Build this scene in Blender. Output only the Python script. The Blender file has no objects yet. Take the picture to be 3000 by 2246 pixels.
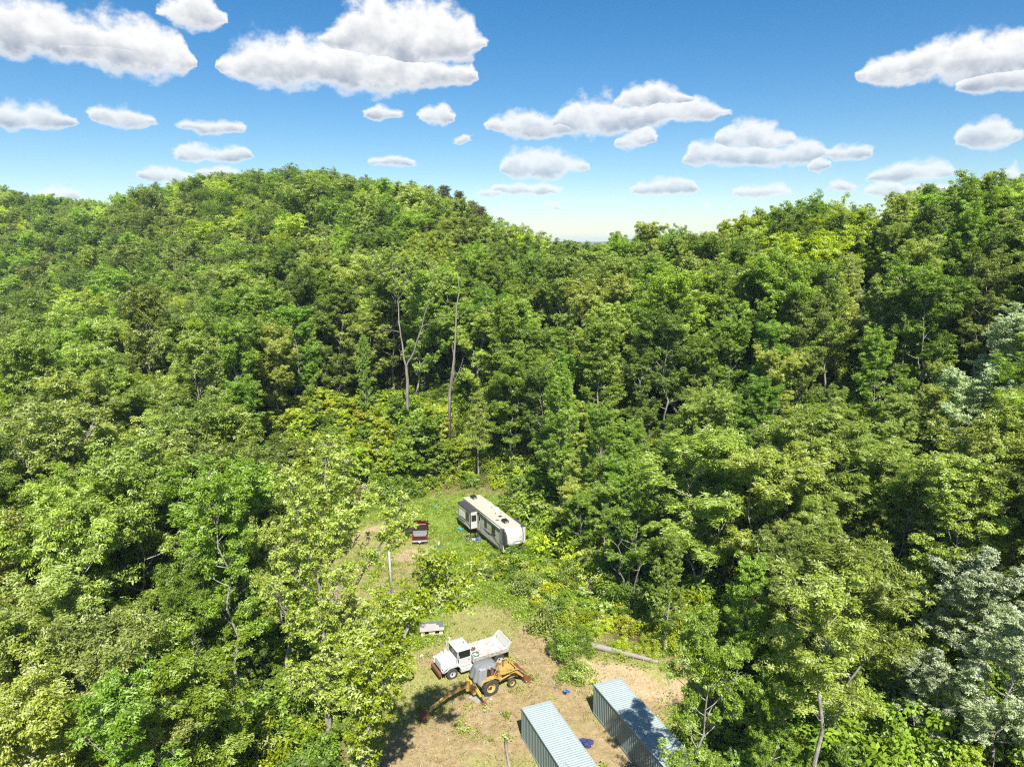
import bpy, bmesh, math, random
import numpy as np
from mathutils import Vector, Matrix, Euler
rng = np.random.default_rng(11)
random.seed(5)
R = math.radians
sc = bpy.context.scene
col = sc.collection

# ------------------------------------------------------------------ camera, sky, sun, exposure
CAM_H, FPX, PITCH = 37.0, 2080.0, R(11.1)
cam_d = bpy.data.cameras.new('camera'); cam = bpy.data.objects.new('camera', cam_d); col.objects.link(cam)
cam.location = (0, 0, CAM_H); cam.rotation_euler = (R(90) - PITCH, 0, 0)
cam_d.sensor_width = 36; cam_d.lens = FPX / 3000 * 36; cam_d.clip_end = 40000
sc.camera = cam
SUN_EL, SUN_AZ = R(52), R(10)          # behind the camera, a little to the right
to_sun = Vector((math.sin(SUN_AZ) * math.cos(SUN_EL), -math.cos(SUN_AZ) * math.cos(SUN_EL), math.sin(SUN_EL)))
sun_d = bpy.data.lights.new('sun', 'SUN'); sun_d.energy = 5.0; sun_d.angle = R(0.53); sun_d.color = (1.0, 0.955, 0.88)
sun = bpy.data.objects.new('sun', sun_d); col.objects.link(sun); sun.location = (0, -40, 120)
sun.rotation_euler = (-to_sun).to_track_quat('-Z', 'Y').to_euler()
sc.view_settings.view_transform = 'Standard'; sc.view_settings.look = 'None'
sc.view_settings.exposure = 1.03; sc.view_settings.gamma = 1.0; sc.view_settings.use_curve_mapping = False
sc.cycles.max_bounces = 6; sc.cycles.diffuse_bounces = 4; sc.cycles.glossy_bounces = 2
sc.cycles.transmission_bounces = 4; sc.cycles.transparent_max_bounces = 6; sc.cycles.volume_bounces = 0
sc.cycles.use_denoising = False; sc.cycles.filter_width = 1.15

CP, SP = math.cos(PITCH), math.sin(PITCH)
def ray(px, py):
    x = px - 1500; u = 1123 - py
    return np.array([x, FPX * CP + u * SP, u * CP - FPX * SP])
def G(px, py, z=0.0):                     # where the view ray meets the level z
    r = ray(px, py); t = (z - CAM_H) / r[2]
    return float(r[0] * t), float(r[1] * t)
def at_dist(px, py, y):                   # the point of the view ray at the ground distance y
    r = ray(px, py); t = y / r[1]
    return float(r[0] * t), float(y), float(CAM_H + r[2] * t)
def proj(x, y, z):
    z = np.asarray(z, float) - CAM_H
    d = y * CP - z * SP; u = y * SP + z * CP
    return 1500 + FPX * np.asarray(x) / d, 1123 - FPX * u / d

# world: physical sky with cumulus fields
world = bpy.data.worlds.new('World'); sc.world = world; world.use_nodes = True
wn, wl = world.node_tree.nodes, world.node_tree.links
wn.clear()
def N(nodes, t, **kw):
    n = nodes.new(t)
    for k, v in kw.items():
        if k.startswith('i_'):
            key = k[2:]; n.inputs[int(key) if key.isdigit() else key].default_value = v
        else: setattr(n, k, v)
    return n
# rows of cumulus: (x, y, half width, half height) in picture pixels; each row becomes a base line and a thickness over the azimuth
ROWS = [
 [(130,80,235,95),(1180,85,215,120),(2830,165,200,76)],
 [(390,130,190,90),(960,180,335,85),(2630,205,130,46)],
 [(560,20,78,60),(1300,205,90,45),(2950,228,120,48)],
 [(80,338,140,46),(620,362,105,24),(1290,335,62,30),(1560,365,130,45),(1960,330,170,44),(2890,392,85,52)],
 [(340,340,105,40),(1115,325,55,22),(1760,335,150,60),(2200,395,110,46),(2480,440,75,36)],
 [(635,445,108,30),(1150,475,72,20),(1400,405,62,22),(1560,478,145,48),(1900,280,110,42),(2280,440,140,46),(2670,500,130,32)],
 [(480,507,70,30),(985,395,24,13),(1735,490,50,26),(1860,402,140,32),(2100,450,180,42),(2400,480,80,34),(2560,548,100,24),(2960,505,55,30)],
 [(180,570,68,26),(630,502,85,20),(1540,556,110,22),(1950,548,105,28),(2215,560,98,30),(2450,545,72,20),(2720,545,80,22)],
 [(1440,195,48,18),(1450,572,62,12),(1620,602,75,10),(1790,640,110,9),(2060,612,65,9),(2640,560,60,12)]]
A0, A1 = -0.68, 0.68
E0, E1, HMAX = -0.05, 0.45, 0.075
def row_tables(row):
    xs = np.linspace(A0, A1, 63); c = np.zeros(63); h = np.zeros(63)
    info = []
    for (x, y, hw, hh) in row:
        r = ray(x, y); L = math.hypot(r[0], r[1]); k = math.hypot(x - 1500, FPX) / FPX
        info.append((math.atan2(r[0], r[1]), math.atan2(r[2], L), hw / FPX / k / k, hh / FPX / k))
    for i, a in enumerate(xs):
        best = max(info, key=lambda q: 1 - ((a - q[0]) / q[2]) ** 2 if abs(a - q[0]) < q[2] else -(abs(a - q[0]) - q[2]) / .02)
        q = 1 - ((a - best[0]) / best[2]) ** 2; c[i] = best[1] - .3 * best[3]; h[i] = best[3] * 1.25 * q ** .55 if q > 0 else 0
    for i in range(62):                    # clouds of one row at different heights stay apart
        if abs(c[i + 1] - c[i]) > 1e-6: h[i] = h[i + 1] = 0
    return xs, c, h
tc = N(wn, 'ShaderNodeTexCoord')
sky = N(wn, 'ShaderNodeTexSky', sky_type='NISHITA', sun_disc=False)
sky.sun_elevation = SUN_EL; sky.sun_rotation = R(180) - SUN_AZ; sky.altitude = 350; sky.air_density = 1.0; sky.dust_density = 0.2; sky.ozone_density = 2.0
sep = N(wn, 'ShaderNodeSeparateXYZ'); wl.new(tc.outputs['Generated'], sep.inputs[0])
azn = N(wn, 'ShaderNodeMath', operation='ARCTAN2'); wl.new(sep.outputs[0], azn.inputs[0]); wl.new(sep.outputs[1], azn.inputs[1])
eln = N(wn, 'ShaderNodeMath', operation='ARCSINE'); wl.new(sep.outputs[2], eln.inputs[0])
V = N(wn, 'ShaderNodeCombineXYZ'); wl.new(azn.outputs[0], V.inputs[0]); wl.new(eln.outputs[0], V.inputs[1])
# billow noise, finer towards the horizon
sc1 = N(wn, 'ShaderNodeVectorMath', operation='MULTIPLY', i_1=(1, 1.2, 1)); wl.new(V.outputs[0], sc1.inputs[0])
warp = N(wn, 'ShaderNodeTexNoise', i_Scale=13.0, i_Detail=7.0, i_Roughness=0.6); wl.new(sc1.outputs[0], warp.inputs['Vector'])
wsub = N(wn, 'ShaderNodeVectorMath', operation='SUBTRACT', i_1=(0.5, 0.5, 0.5)); wl.new(warp.outputs['Color'], wsub.inputs[0])
wmul = N(wn, 'ShaderNodeVectorMath', operation='MULTIPLY', i_1=(0.05, 0.03, 0)); wl.new(wsub.outputs[0], wmul.inputs[0])
Vw = N(wn, 'ShaderNodeVectorMath', operation='ADD'); wl.new(V.outputs[0], Vw.inputs[0]); wl.new(wmul.outputs[0], Vw.inputs[1])
sepw = N(wn, 'ShaderNodeSeparateXYZ'); wl.new(Vw.outputs[0], sepw.inputs[0])
azL = N(wn, 'ShaderNodeMapRange', i_1=A0, i_2=0.0); wl.new(sepw.outputs[0], azL.inputs[0]); azR = N(wn, 'ShaderNodeMapRange', i_1=0.0, i_2=A1); wl.new(sepw.outputs[0], azR.inputs[0])
side = N(wn, 'ShaderNodeMath', operation='GREATER_THAN', i_1=0.0); wl.new(sepw.outputs[0], side.inputs[0])
def ramp_node(c3):
    rs = []
    for src, tab in ((azL, c3[:32]), (azR, c3[31:])):
        rp = wn.new('ShaderNodeValToRGB'); e = rp.color_ramp.elements
        while len(e) < 32: e.new(.5)
        for i in range(32): e[i].position = i / 31
        for i in range(32): e[i].color = (*tab[i], 1)
        wl.new(src.outputs[0], rp.inputs[0]); rs.append(rp)
    mx = N(wn, 'ShaderNodeMix', data_type='RGBA'); wl.new(side.outputs[0], mx.inputs['Factor']); wl.new(rs[0].outputs[0], mx.inputs['A']); wl.new(rs[1].outputs[0], mx.inputs['B'])
    sx_ = N(wn, 'ShaderNodeSeparateColor'); wl.new(mx.outputs['Result'], sx_.inputs[0]); return sx_.outputs
chan = []
for row in ROWS:
    xs, cc, hh = row_tables(row); chan += [np.clip((cc - E0) / (E1 - E0), 0, 1), np.clip(hh / HMAX, 0, 1)]
outs = []
for k in range(0, len(chan), 3): outs += list(ramp_node(np.stack(chan[k:k + 3], -1)))
def M2(op, a_, b_, c_=None):
    q = N(wn, 'ShaderNodeMath', operation=op)
    for i, v_ in enumerate((a_, b_, c_)):
        if v_ is None: continue
        if hasattr(v_, 'is_output'): wl.new(v_, q.inputs[i])
        else: q.inputs[i].default_value = v_
    return q.outputs[0]
field = shade_t = None
for k in range(len(ROWS)):
    ce = M2('MULTIPLY_ADD', outs[2 * k], E1 - E0, E0); hk = M2('MULTIPLY_ADD', outs[2 * k + 1], HMAX, 5e-4)
    t_ = M2('DIVIDE', M2('SUBTRACT', sepw.outputs[1], ce), hk)
    f_ = M2('SUBTRACT', 1.0, M2('MAXIMUM', t_, M2('MULTIPLY', t_, -2.0)))
    f_ = M2('MINIMUM', f_, M2('MULTIPLY_ADD', hk, 230.0, -1.15))
    if field is None: field, shade_t = f_, t_
    else:
        g_ = M2('GREATER_THAN', f_, field); shade_t = M2('MULTIPLY_ADD', g_, M2('SUBTRACT', t_, shade_t), shade_t)
        field = M2('SMOOTH_MAX', f_, field, .12)
fine = N(wn, 'ShaderNodeTexNoise', i_Scale=30.0, i_Detail=8.0, i_Roughness=0.56); wl.new(sc1.outputs[0], fine.inputs['Vector'])
# fair-weather cumulus over the rest of the sky: same cover outside the picture
oth = N(wn, 'ShaderNodeTexNoise', i_Scale=4.2, i_Detail=8.0, i_Roughness=0.58); wl.new(sc1.outputs[0], oth.inputs['Vector'])
oth2 = N(wn, 'ShaderNodeMapRange', i_1=0.53, i_2=0.72); wl.new(oth.outputs['Fac'], oth2.inputs[0])
absaz = N(wn, 'ShaderNodeMath', operation='ABSOLUTE'); wl.new(azn.outputs[0], absaz.inputs[0])
mo1 = N(wn, 'ShaderNodeMapRange', i_1=0.66, i_2=0.8); wl.new(absaz.outputs[0], mo1.inputs[0])
mo2 = N(wn, 'ShaderNodeMapRange', i_1=0.32, i_2=0.42); wl.new(eln.outputs[0], mo2.inputs[0])
mo = N(wn, 'ShaderNodeMath', operation='MAXIMUM'); wl.new(mo1.outputs[0], mo.inputs[0]); wl.new(mo2.outputs[0], mo.inputs[1])
oth3 = N(wn, 'ShaderNodeMath', operation='MULTIPLY'); wl.new(oth2.outputs[0], oth3.inputs[0]); wl.new(mo.outputs[0], oth3.inputs[1])
fn = N(wn, 'ShaderNodeMath', operation='MULTIPLY_ADD', i_1=1.9, i_2=-0.93); wl.new(fine.outputs['Fac'], fn.inputs[0])
fs = N(wn, 'ShaderNodeMath', operation='ADD'); wl.new(field, fs.inputs[0]); wl.new(fn.outputs[0], fs.inputs[1])
dens = N(wn, 'ShaderNodeMapRange', interpolation_type='SMOOTHSTEP', i_1=-0.10, i_2=0.52); wl.new(fs.outputs[0], dens.inputs[0])
dmax = N(wn, 'ShaderNodeMath', operation='MAXIMUM'); wl.new(dens.outputs[0], dmax.inputs[0]); wl.new(oth3.outputs[0], dmax.inputs[1])
# thicker cloud towards its underside lets less light through
fs3 = M2('ADD', M2('MULTIPLY_ADD', shade_t, -1.0, .30), M2('MULTIPLY_ADD', fine.outputs['Fac'], 1.5, -.75))
thick = N(wn, 'ShaderNodeMapRange', interpolation_type='SMOOTHSTEP', i_1=.0, i_2=.9); wl.new(fs.outputs[0], thick.inputs[0])
shd0 = N(wn, 'ShaderNodeMapRange', interpolation_type='SMOOTHSTEP', i_1=-.35, i_2=.95); wl.new(fs3, shd0.inputs[0])
shd = N(wn, 'ShaderNodeMath', operation='MULTIPLY'); wl.new(thick.outputs[0], shd.inputs[0]); wl.new(shd0.outputs[0], shd.inputs[1])
ccol = N(wn, 'ShaderNodeMix', data_type='RGBA'); ccol.inputs['A'].default_value = (8.0, 8.0, 7.9, 1); ccol.inputs['B'].default_value = (3.0, 3.45, 4.2, 1)
wl.new(shd.outputs[0], ccol.inputs['Factor'])
# distance haze over far clouds
hz = N(wn, 'ShaderNodeMapRange', i_1=0.0, i_2=0.22, i_3=0.62, i_4=1.0); wl.new(eln.outputs[0], hz.inputs[0])
dfin = N(wn, 'ShaderNodeMath', operation='MULTIPLY'); wl.new(dmax.outputs[0], dfin.inputs[0]); wl.new(hz.outputs[0], dfin.inputs[1])
skyc = N(wn, 'ShaderNodeHueSaturation', i_Saturation=1.42, i_Value=1.0); wl.new(sky.outputs[0], skyc.inputs['Color'])
mix = N(wn, 'ShaderNodeMix', data_type='RGBA'); wl.new(dfin.outputs[0], mix.inputs['Factor']); wl.new(skyc.outputs[0], mix.inputs['A']); wl.new(ccol.outputs['Result'], mix.inputs['B'])
bg = N(wn, 'ShaderNodeBackground', i_Strength=0.064); wl.new(mix.outputs['Result'], bg.inputs[0])
world.cycles.sampling_method = 'MANUAL'; world.cycles.sample_map_resolution = 256
wo = N(wn, 'ShaderNodeOutputWorld'); wl.new(bg.outputs[0], wo.inputs[0])

# ------------------------------------------------------------------ helpers
def new_mesh(name, v, f, mats=(), smooth=False, mi=None):
    me = bpy.data.meshes.new(name); me.from_pydata([tuple(p) for p in v], [], f)
    for m in mats: me.materials.append(m)
    if mi is not None: me.polygons.foreach_set('material_index', mi)
    if smooth: me.polygons.foreach_set('use_smooth', [True] * len(f))
    me.update(); return me
def quad_mesh(name, V4, mat, var=None):       # V4: (n,4,3) loose quads
    n = len(V4); me = bpy.data.meshes.new(name)
    me.vertices.add(n * 4); me.vertices.foreach_set('co', np.ascontiguousarray(V4, np.float32).ravel())
    me.loops.add(n * 4); me.loops.foreach_set('vertex_index', np.arange(n * 4, dtype=np.int32))
    me.polygons.add(n); me.polygons.foreach_set('loop_start', np.arange(0, n * 4, 4, dtype=np.int32))
    me.materials.append(mat); me.update(calc_edges=True)
    if var is not None:
        a = me.attributes.new('var', 'FLOAT', 'FACE'); a.data.foreach_set('value', np.ascontiguousarray(var, np.float32))
    return me
def link(name, me, parent=None, loc=None, rz=None):
    o = bpy.data.objects.new(name, me); col.objects.link(o)
    if parent is not None: o.parent = parent
    if loc is not None: o.location = loc
    if rz is not None: o.rotation_euler = (0, 0, rz)
    return o
def tag(o, label=None, cat=None, group=None, kind=None):
    if label: o['label'] = label
    if cat: o['category'] = cat
    if group: o['group'] = group
    if kind: o['kind'] = kind
    return o
def empty(name, loc, rz=0.0):
    o = link(name, None, None, loc, rz); o.empty_display_size = 0.2; return o
class MB:
    def __init__(s): s.v, s.f, s.m = [], [], []
    def add(s, v, f, mi=0):
        b = len(s.v); s.v += [tuple(map(float, p)) for p in v]
        for q in f: s.f.append([i + b for i in q]); s.m.append(mi)
        return s
    def box(s, x0, x1, y0, y1, z0, z1, mi=0):
        v = [(x, y, z) for z in (z0, z1) for y in (y0, y1) for x in (x0, x1)]
        return s.add(v, [(0, 2, 3, 1), (4, 5, 7, 6), (0, 1, 5, 4), (2, 6, 7, 3), (0, 4, 6, 2), (1, 3, 7, 5)], mi)
    def hexa(s, v8, mi=0):                    # bottom 4 (ccw), top 4
        return s.add(v8, [(3, 2, 1, 0), (4, 5, 6, 7), (0, 1, 5, 4), (1, 2, 6, 5), (2, 3, 7, 6), (3, 0, 4, 7)], mi)
    def beam(s, p0, p1, w0, h0, w1=None, h1=None, mi=0):   # rectangular bar between two points
        w1 = w0 if w1 is None else w1; h1 = h0 if h1 is None else h1
        p0, p1 = Vector(p0), Vector(p1); d = (p1 - p0).normalized()
        sd = d.cross(Vector((0, 0, 1)))
        sd = Vector((1, 0, 0)) if sd.length < 1e-4 else sd.normalized()
        up = sd.cross(d).normalized()
        v = []
        for p, w, h in ((p0, w0, h0), (p1, w1, h1)):
            v += [p - sd * w / 2 - up * h / 2, p + sd * w / 2 - up * h / 2, p + sd * w / 2 + up * h / 2, p - sd * w / 2 + up * h / 2]
        return s.hexa(v, mi)
    def tube(s, pts, rad, n=8, mi=0, caps=True):
        pts = [Vector(p) for p in pts]; rad = rad if hasattr(rad, '__len__') else [rad] * len(pts)
        v, f = [], []
        for i, p in enumerate(pts):
            d = (pts[min(i + 1, len(pts) - 1)] - pts[max(i - 1, 0)]).normalized()
            a = d.cross(Vector((0, 0, 1)))
            a = d.cross(Vector((1, 0, 0))).normalized() if a.length < .2 else a.normalized()
            b = d.cross(a)
            for k in range(n):
                t = 2 * math.pi * k / n; v.append(p + (a * math.cos(t) + b * math.sin(t)) * rad[i])
        for i in range(len(pts) - 1):
            for k in range(n):
                k2 = (k + 1) % n; f.append((i * n + k, i * n + k2, (i + 1) * n + k2, (i + 1) * n + k))
        if caps: f.append(tuple(range(n - 1, -1, -1))); f.append(tuple(range((len(pts) - 1) * n, len(pts) * n)))
        return s.add(v, f, mi)
    def prism(s, poly, y0, y1, mi=0, axis='y'):   # polygon given in (x,z), extruded in y (or (x,y) in z, (y,z) in x)
        n = len(poly)
        def P(a, b, c): return {'y': (a, c, b), 'z': (a, b, c), 'x': (c, a, b)}[axis]
        v = [P(a, b, y0) for a, b in poly] + [P(a, b, y1) for a, b in poly]
        f = [tuple(range(n)), tuple(range(2 * n - 1, n - 1, -1))] + [(i, i + n, (i + 1) % n + n, (i + 1) % n) for i in range(n)]
        return s.add(v, f, mi)
    def strip(s, line, y0, y1, th, mi=0):     # bent sheet following a line in (x,z)
        ln = [Vector((a, b)) for a, b in line]; off = []
        for i, p in enumerate(ln):
            d = (ln[min(i + 1, len(ln) - 1)] - ln[max(i - 1, 0)]).normalized(); off.append(p + Vector((-d.y, d.x)) * th)
        return s.prism([(p.x, p.y) for p in ln] + [(p.x, p.y) for p in reversed(off)], y0, y1, mi)
    def lathe(s, prof, c=(0, 0, 0), axis='y', n=20, mi=0):   # profile of (radius, offset along the axis)
        v, f = [], []
        for r, o in prof:
            for k in range(n):
                t = 2 * math.pi * k / n; a, b = r * math.cos(t), r * math.sin(t)
                q = {'y': (a, o, b), 'z': (a, b, o), 'x': (o, a, b)}[axis]
                v.append((c[0] + q[0], c[1] + q[1], c[2] + q[2]))
        for i in range(len(prof) - 1):
            for k in range(n):
                k2 = (k + 1) % n; f.append((i * n + k, i * n + k2, (i + 1) * n + k2, (i + 1) * n + k))
        return s.add(v, f, mi)
    def build(s, name, mats, parent=None, loc=None, rz=None, smooth=False):
        mats = mats if isinstance(mats, (list, tuple)) else [mats]
        me = new_mesh(name, s.v, s.f, mats, smooth, s.m)
        bm = bmesh.new(); bm.from_mesh(me); bmesh.ops.recalc_face_normals(bm, faces=bm.faces); bm.to_mesh(me); bm.free()
        return link(name, me, parent, loc, rz)

# ------------------------------------------------------------------ materials
MATS = {}
def mat_base(name):
    m = bpy.data.materials.new(name); m.use_nodes = True; nt = m.node_tree
    b = nt.nodes['Principled BSDF']; MATS[name] = m
    return m, nt.nodes, nt.links, b
def noise(n, l, scale, detail=4, rough=.55, vec=None, coord='Object', stretch=None):
    t = n.new('ShaderNodeTexCoord'); x = N(n, 'ShaderNodeTexNoise', i_Scale=scale, i_Detail=detail, i_Roughness=rough)
    src = t.outputs[coord]
    if stretch:
        mp = N(n, 'ShaderNodeVectorMath', operation='MULTIPLY', i_1=stretch); l.new(src, mp.inputs[0]); src = mp.outputs[0]
    l.new(src, x.inputs['Vector']); return x.outputs['Fac']
def ramp(n, l, fac, stops):
    r = n.new('ShaderNodeValToRGB'); e = r.color_ramp.elements
    while len(e) < len(stops): e.new(0.5)
    for i, (p, c) in enumerate(stops): e[i].position = p; e[i].color = (*c, 1) if len(c) == 3 else c
    l.new(fac, r.inputs[0]); return r.outputs[0]
def mixc(n, l, fac, a, b, mode='MIX'):
    m = N(n, 'ShaderNodeMix', data_type='RGBA', blend_type=mode)
    for key, val in (('Factor', fac), ('A', a), ('B', b)):
        if hasattr(val, 'is_output'): l.new(val, m.inputs[key])
        else: m.inputs[key].default_value = val if not isinstance(val, tuple) or len(val) == 4 else (*val, 1)
    return m.outputs['Result']
def bump(n, l, b, h, strength=.3, dist=.05):
    k = N(n, 'ShaderNodeBump', i_Strength=strength, i_Distance=dist); l.new(h, k.inputs['Height']); l.new(k.outputs[0], b.inputs['Normal'])
def paint(name, c, rough=.5, metal=0, wear=None, wear_amt=.5, dirt=.25, wear_scale=3.0, spec=.5, coat=0, stretch=None):
    m, n, l, b = mat_base(name)
    d = noise(n, l, 2.2, 6, .65)
    cc = mixc(n, l, d, tuple(x * (1 - dirt) for x in c), tuple(min(1, x * (1 + dirt * .25)) for x in c))
    if wear:
        w = noise(n, l, wear_scale, 8, .68, stretch=stretch)
        wf = ramp(n, l, w, [(wear_amt, (0, 0, 0)), (wear_amt + .07, (1, 1, 1))])
        cc = mixc(n, l, wf, cc, wear)
    l.new(cc, b.inputs['Base Color']); b.inputs['Roughness'].default_value = rough; b.inputs['Metallic'].default_value = metal
    b.inputs['Specular IOR Level'].default_value = spec; b.inputs['Coat Weight'].default_value = coat
    return m
RUST = (.17, .065, .028)
M_white = paint('white_paint', (.50, .50, .485), .5, wear=(.33, .27, .2), wear_amt=.64, dirt=.16)
M_bed = paint('rusty_white_bed', (.52, .50, .45), .6, wear=(.32, .15, .06), wear_amt=.54, dirt=.25, wear_scale=4.0)
M_yel = paint('machine_yellow', (.47, .315, .075), .65, wear=RUST, wear_amt=.55, dirt=.35)
M_rust = paint('rust', (.20, .075, .035), .8, wear=(.11, .05, .03), wear_amt=.5, dirt=.4)
M_steel = paint('bare_steel', (.5, .48, .46), .35, .8)
M_dark = paint('dark_metal', (.035, .033, .03), .6)
M_black = paint('black_plastic', (.022, .022, .024), .45)
M_rubber = paint('rubber', (.05, .049, .046), .8, dirt=.45, wear=(.2, .17, .12), wear_amt=.62)
M_glass, n, l, b = mat_base('tinted_glass'); b.inputs['Base Color'].default_value = (.018, .022, .018, 1); b.inputs['Roughness'].default_value = .06
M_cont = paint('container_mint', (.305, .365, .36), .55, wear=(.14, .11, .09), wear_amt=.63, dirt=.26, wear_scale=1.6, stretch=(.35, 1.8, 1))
M_contshade = paint('container_mint_shaded', (.19, .25, .235), .5, wear=(.2, .17, .13), wear_amt=.68, dirt=.2, wear_scale=1.3)  # same mint paint, darkened: the shade on the sides is in the colour
M_cream = paint('trailer_cream', (.48, .465, .42), .4, dirt=.12)
M_roofc = paint('trailer_roof', (.43, .40, .32), .7, dirt=.14, wear=(.42, .33, .22), wear_amt=.68, wear_scale=.9)
M_char = paint('charcoal', (.055, .057, .062), .5)
M_grey = paint('mid_grey', (.22, .22, .22), .5)
M_lgrey = paint('light_grey', (.36, .375, .39), .4)
M_whitep = paint('white_plastic', (.8, .8, .8), .4, dirt=.05)
M_tarp = paint('grey_tarp', (.20, .205, .215), .45, dirt=.2)
M_sheet = paint('galvanised_sheet', (.52, .52, .49), .4, .4, wear=(.45, .38, .28), wear_amt=.56)
M_wood = paint('weathered_wood', (.42, .38, .32), .85, dirt=.3, wear=(.2, .17, .14), wear_amt=.56, stretch=(1, 1, .15), wear_scale=8)
M_ply = paint('bleached_board', (.31, .29, .26), .85, dirt=.28)
M_wall = paint('cream_board', (.62, .55, .38), .8, dirt=.25)
M_shing = paint('dark_shingle', (.10, .11, .125), .9, dirt=.4)
M_pole = paint('pale_pole', (.62, .60, .56), .85, dirt=.2)
M_red = paint('dark_red_paint', (.085, .006, .008), .25, .3, dirt=.2, coat=.6)
M_tail = paint('tail_lamp', (.45, .01, .008), .15)
M_blue = paint('blue_plastic', (.04, .13, .42), .4)
M_dblue = paint('dark_blue_cloth', (.03, .04, .14), .8)
M_teal = paint('teal_plastic', (.08, .33, .38), .4)
M_skin = paint('skin', (.58, .33, .23), .55, dirt=.08)
M_blkcloth = paint('black_cloth', (.018, .019, .025), .9)
M_olive = paint('olive_cloth', (.045, .05, .035), .9)
M_pink = paint('white_cloth', (.75, .66, .62), .9, dirt=.08)
M_denim = paint('blue_denim', (.07, .15, .33), .9)
M_hair = paint('sandy_hair', (.42, .22, .10), .7)
M_green = paint('green_hose', (.07, .20, .14), .45)
M_litter = paint('dead_leaves', (.22, .10, .04), .9, dirt=.5)
M_txt = paint('grey_lettering', (.16, .18, .20), .5, dirt=.02)
M_emr = paint('emblem_red', (.30, .045, .03), .5, dirt=.02)
M_dredge = paint('dark_red_trim', (.16, .03, .03), .5)
M_logm = paint('grey_log', (.30, .27, .24), .9, dirt=.4, wear=(.26, .19, .14), wear_amt=.54, wear_scale=2.5, stretch=(1, 1, 1))
M_char_wood = paint('charred_wood', (.035, .028, .02), .9)

def leaf_material(name, trans=.46, pale=.62, palecol=(.64, .68, .36), rough=.5, fixed=None, palek=1.9):
    m, n, l, b = mat_base(name)
    oi = n.new('ShaderNodeObjectInfo'); at = N(n, 'ShaderNodeAttribute', attribute_name='var')
    hs = n.new('ShaderNodeHueSaturation')
    if fixed: hs.inputs['Color'].default_value = (*fixed, 1)
    else: l.new(oi.outputs['Color'], hs.inputs['Color'])
    h = N(n, 'ShaderNodeMapRange', i_3=.492, i_4=.505); l.new(oi.outputs['Random'], h.inputs[0]); l.new(h.outputs[0], hs.inputs['Hue'])
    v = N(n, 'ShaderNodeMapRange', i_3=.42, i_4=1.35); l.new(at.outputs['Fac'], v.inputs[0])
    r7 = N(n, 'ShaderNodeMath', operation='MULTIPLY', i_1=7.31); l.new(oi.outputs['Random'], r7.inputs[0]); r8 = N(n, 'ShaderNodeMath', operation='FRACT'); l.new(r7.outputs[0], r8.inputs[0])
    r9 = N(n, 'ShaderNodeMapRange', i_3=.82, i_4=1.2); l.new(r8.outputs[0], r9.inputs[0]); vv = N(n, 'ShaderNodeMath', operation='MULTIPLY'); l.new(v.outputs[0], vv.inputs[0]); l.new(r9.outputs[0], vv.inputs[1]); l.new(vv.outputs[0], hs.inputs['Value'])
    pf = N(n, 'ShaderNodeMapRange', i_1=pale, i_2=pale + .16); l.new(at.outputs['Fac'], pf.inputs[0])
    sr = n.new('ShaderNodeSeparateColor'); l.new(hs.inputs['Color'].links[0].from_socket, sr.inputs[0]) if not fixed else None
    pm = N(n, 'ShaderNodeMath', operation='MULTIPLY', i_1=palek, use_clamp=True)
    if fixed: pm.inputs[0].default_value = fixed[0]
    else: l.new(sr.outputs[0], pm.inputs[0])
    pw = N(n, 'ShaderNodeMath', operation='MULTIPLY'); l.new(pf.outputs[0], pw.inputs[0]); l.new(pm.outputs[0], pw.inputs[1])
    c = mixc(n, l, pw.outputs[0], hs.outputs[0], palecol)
    l.new(c, b.inputs['Base Color']); b.inputs['Roughness'].default_value = rough; b.inputs['Specular IOR Level'].default_value = .35
    tr = n.new('ShaderNodeBsdfTranslucent'); tcx = mixc(n, l, 1.0, hs.outputs[0], (1.2, 1.2, .45, 1), 'MULTIPLY'); l.new(tcx, tr.inputs[0])
    mx = N(n, 'ShaderNodeMixShader', i_0=trans); l.new(b.outputs[0], mx.inputs[1]); l.new(tr.outputs[0], mx.inputs[2])
    l.new(mx.outputs[0], n['Material Output'].inputs[0])
    return m
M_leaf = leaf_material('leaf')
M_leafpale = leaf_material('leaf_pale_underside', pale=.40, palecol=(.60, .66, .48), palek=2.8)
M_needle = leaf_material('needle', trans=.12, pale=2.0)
m, n, l, b = mat_base('bark'); M_bark = m
x = noise(n, l, 5, 7, .65, stretch=(1, 1, .25)); l.new(ramp(n, l, x, [(.3, (.10, .09, .075)), (.55, (.27, .25, .215)), (.75, (.45, .42, .38))]), b.inputs['Base Color'])
b.inputs['Roughness'].default_value = .9; bump(n, l, b, x, .6, .06)
m, n, l, b = mat_base('dead_wood'); M_snag = m
x = noise(n, l, 3, 7, .65, stretch=(1, 1, .2)); l.new(ramp(n, l, x, [(.3, (.10, .085, .07)), (.55, (.22, .195, .165)), (.75, (.33, .30, .26))]), b.inputs['Base Color'])
b.inputs['Roughness'].default_value = .9; bump(n, l, b, x, .5, .05)

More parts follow.
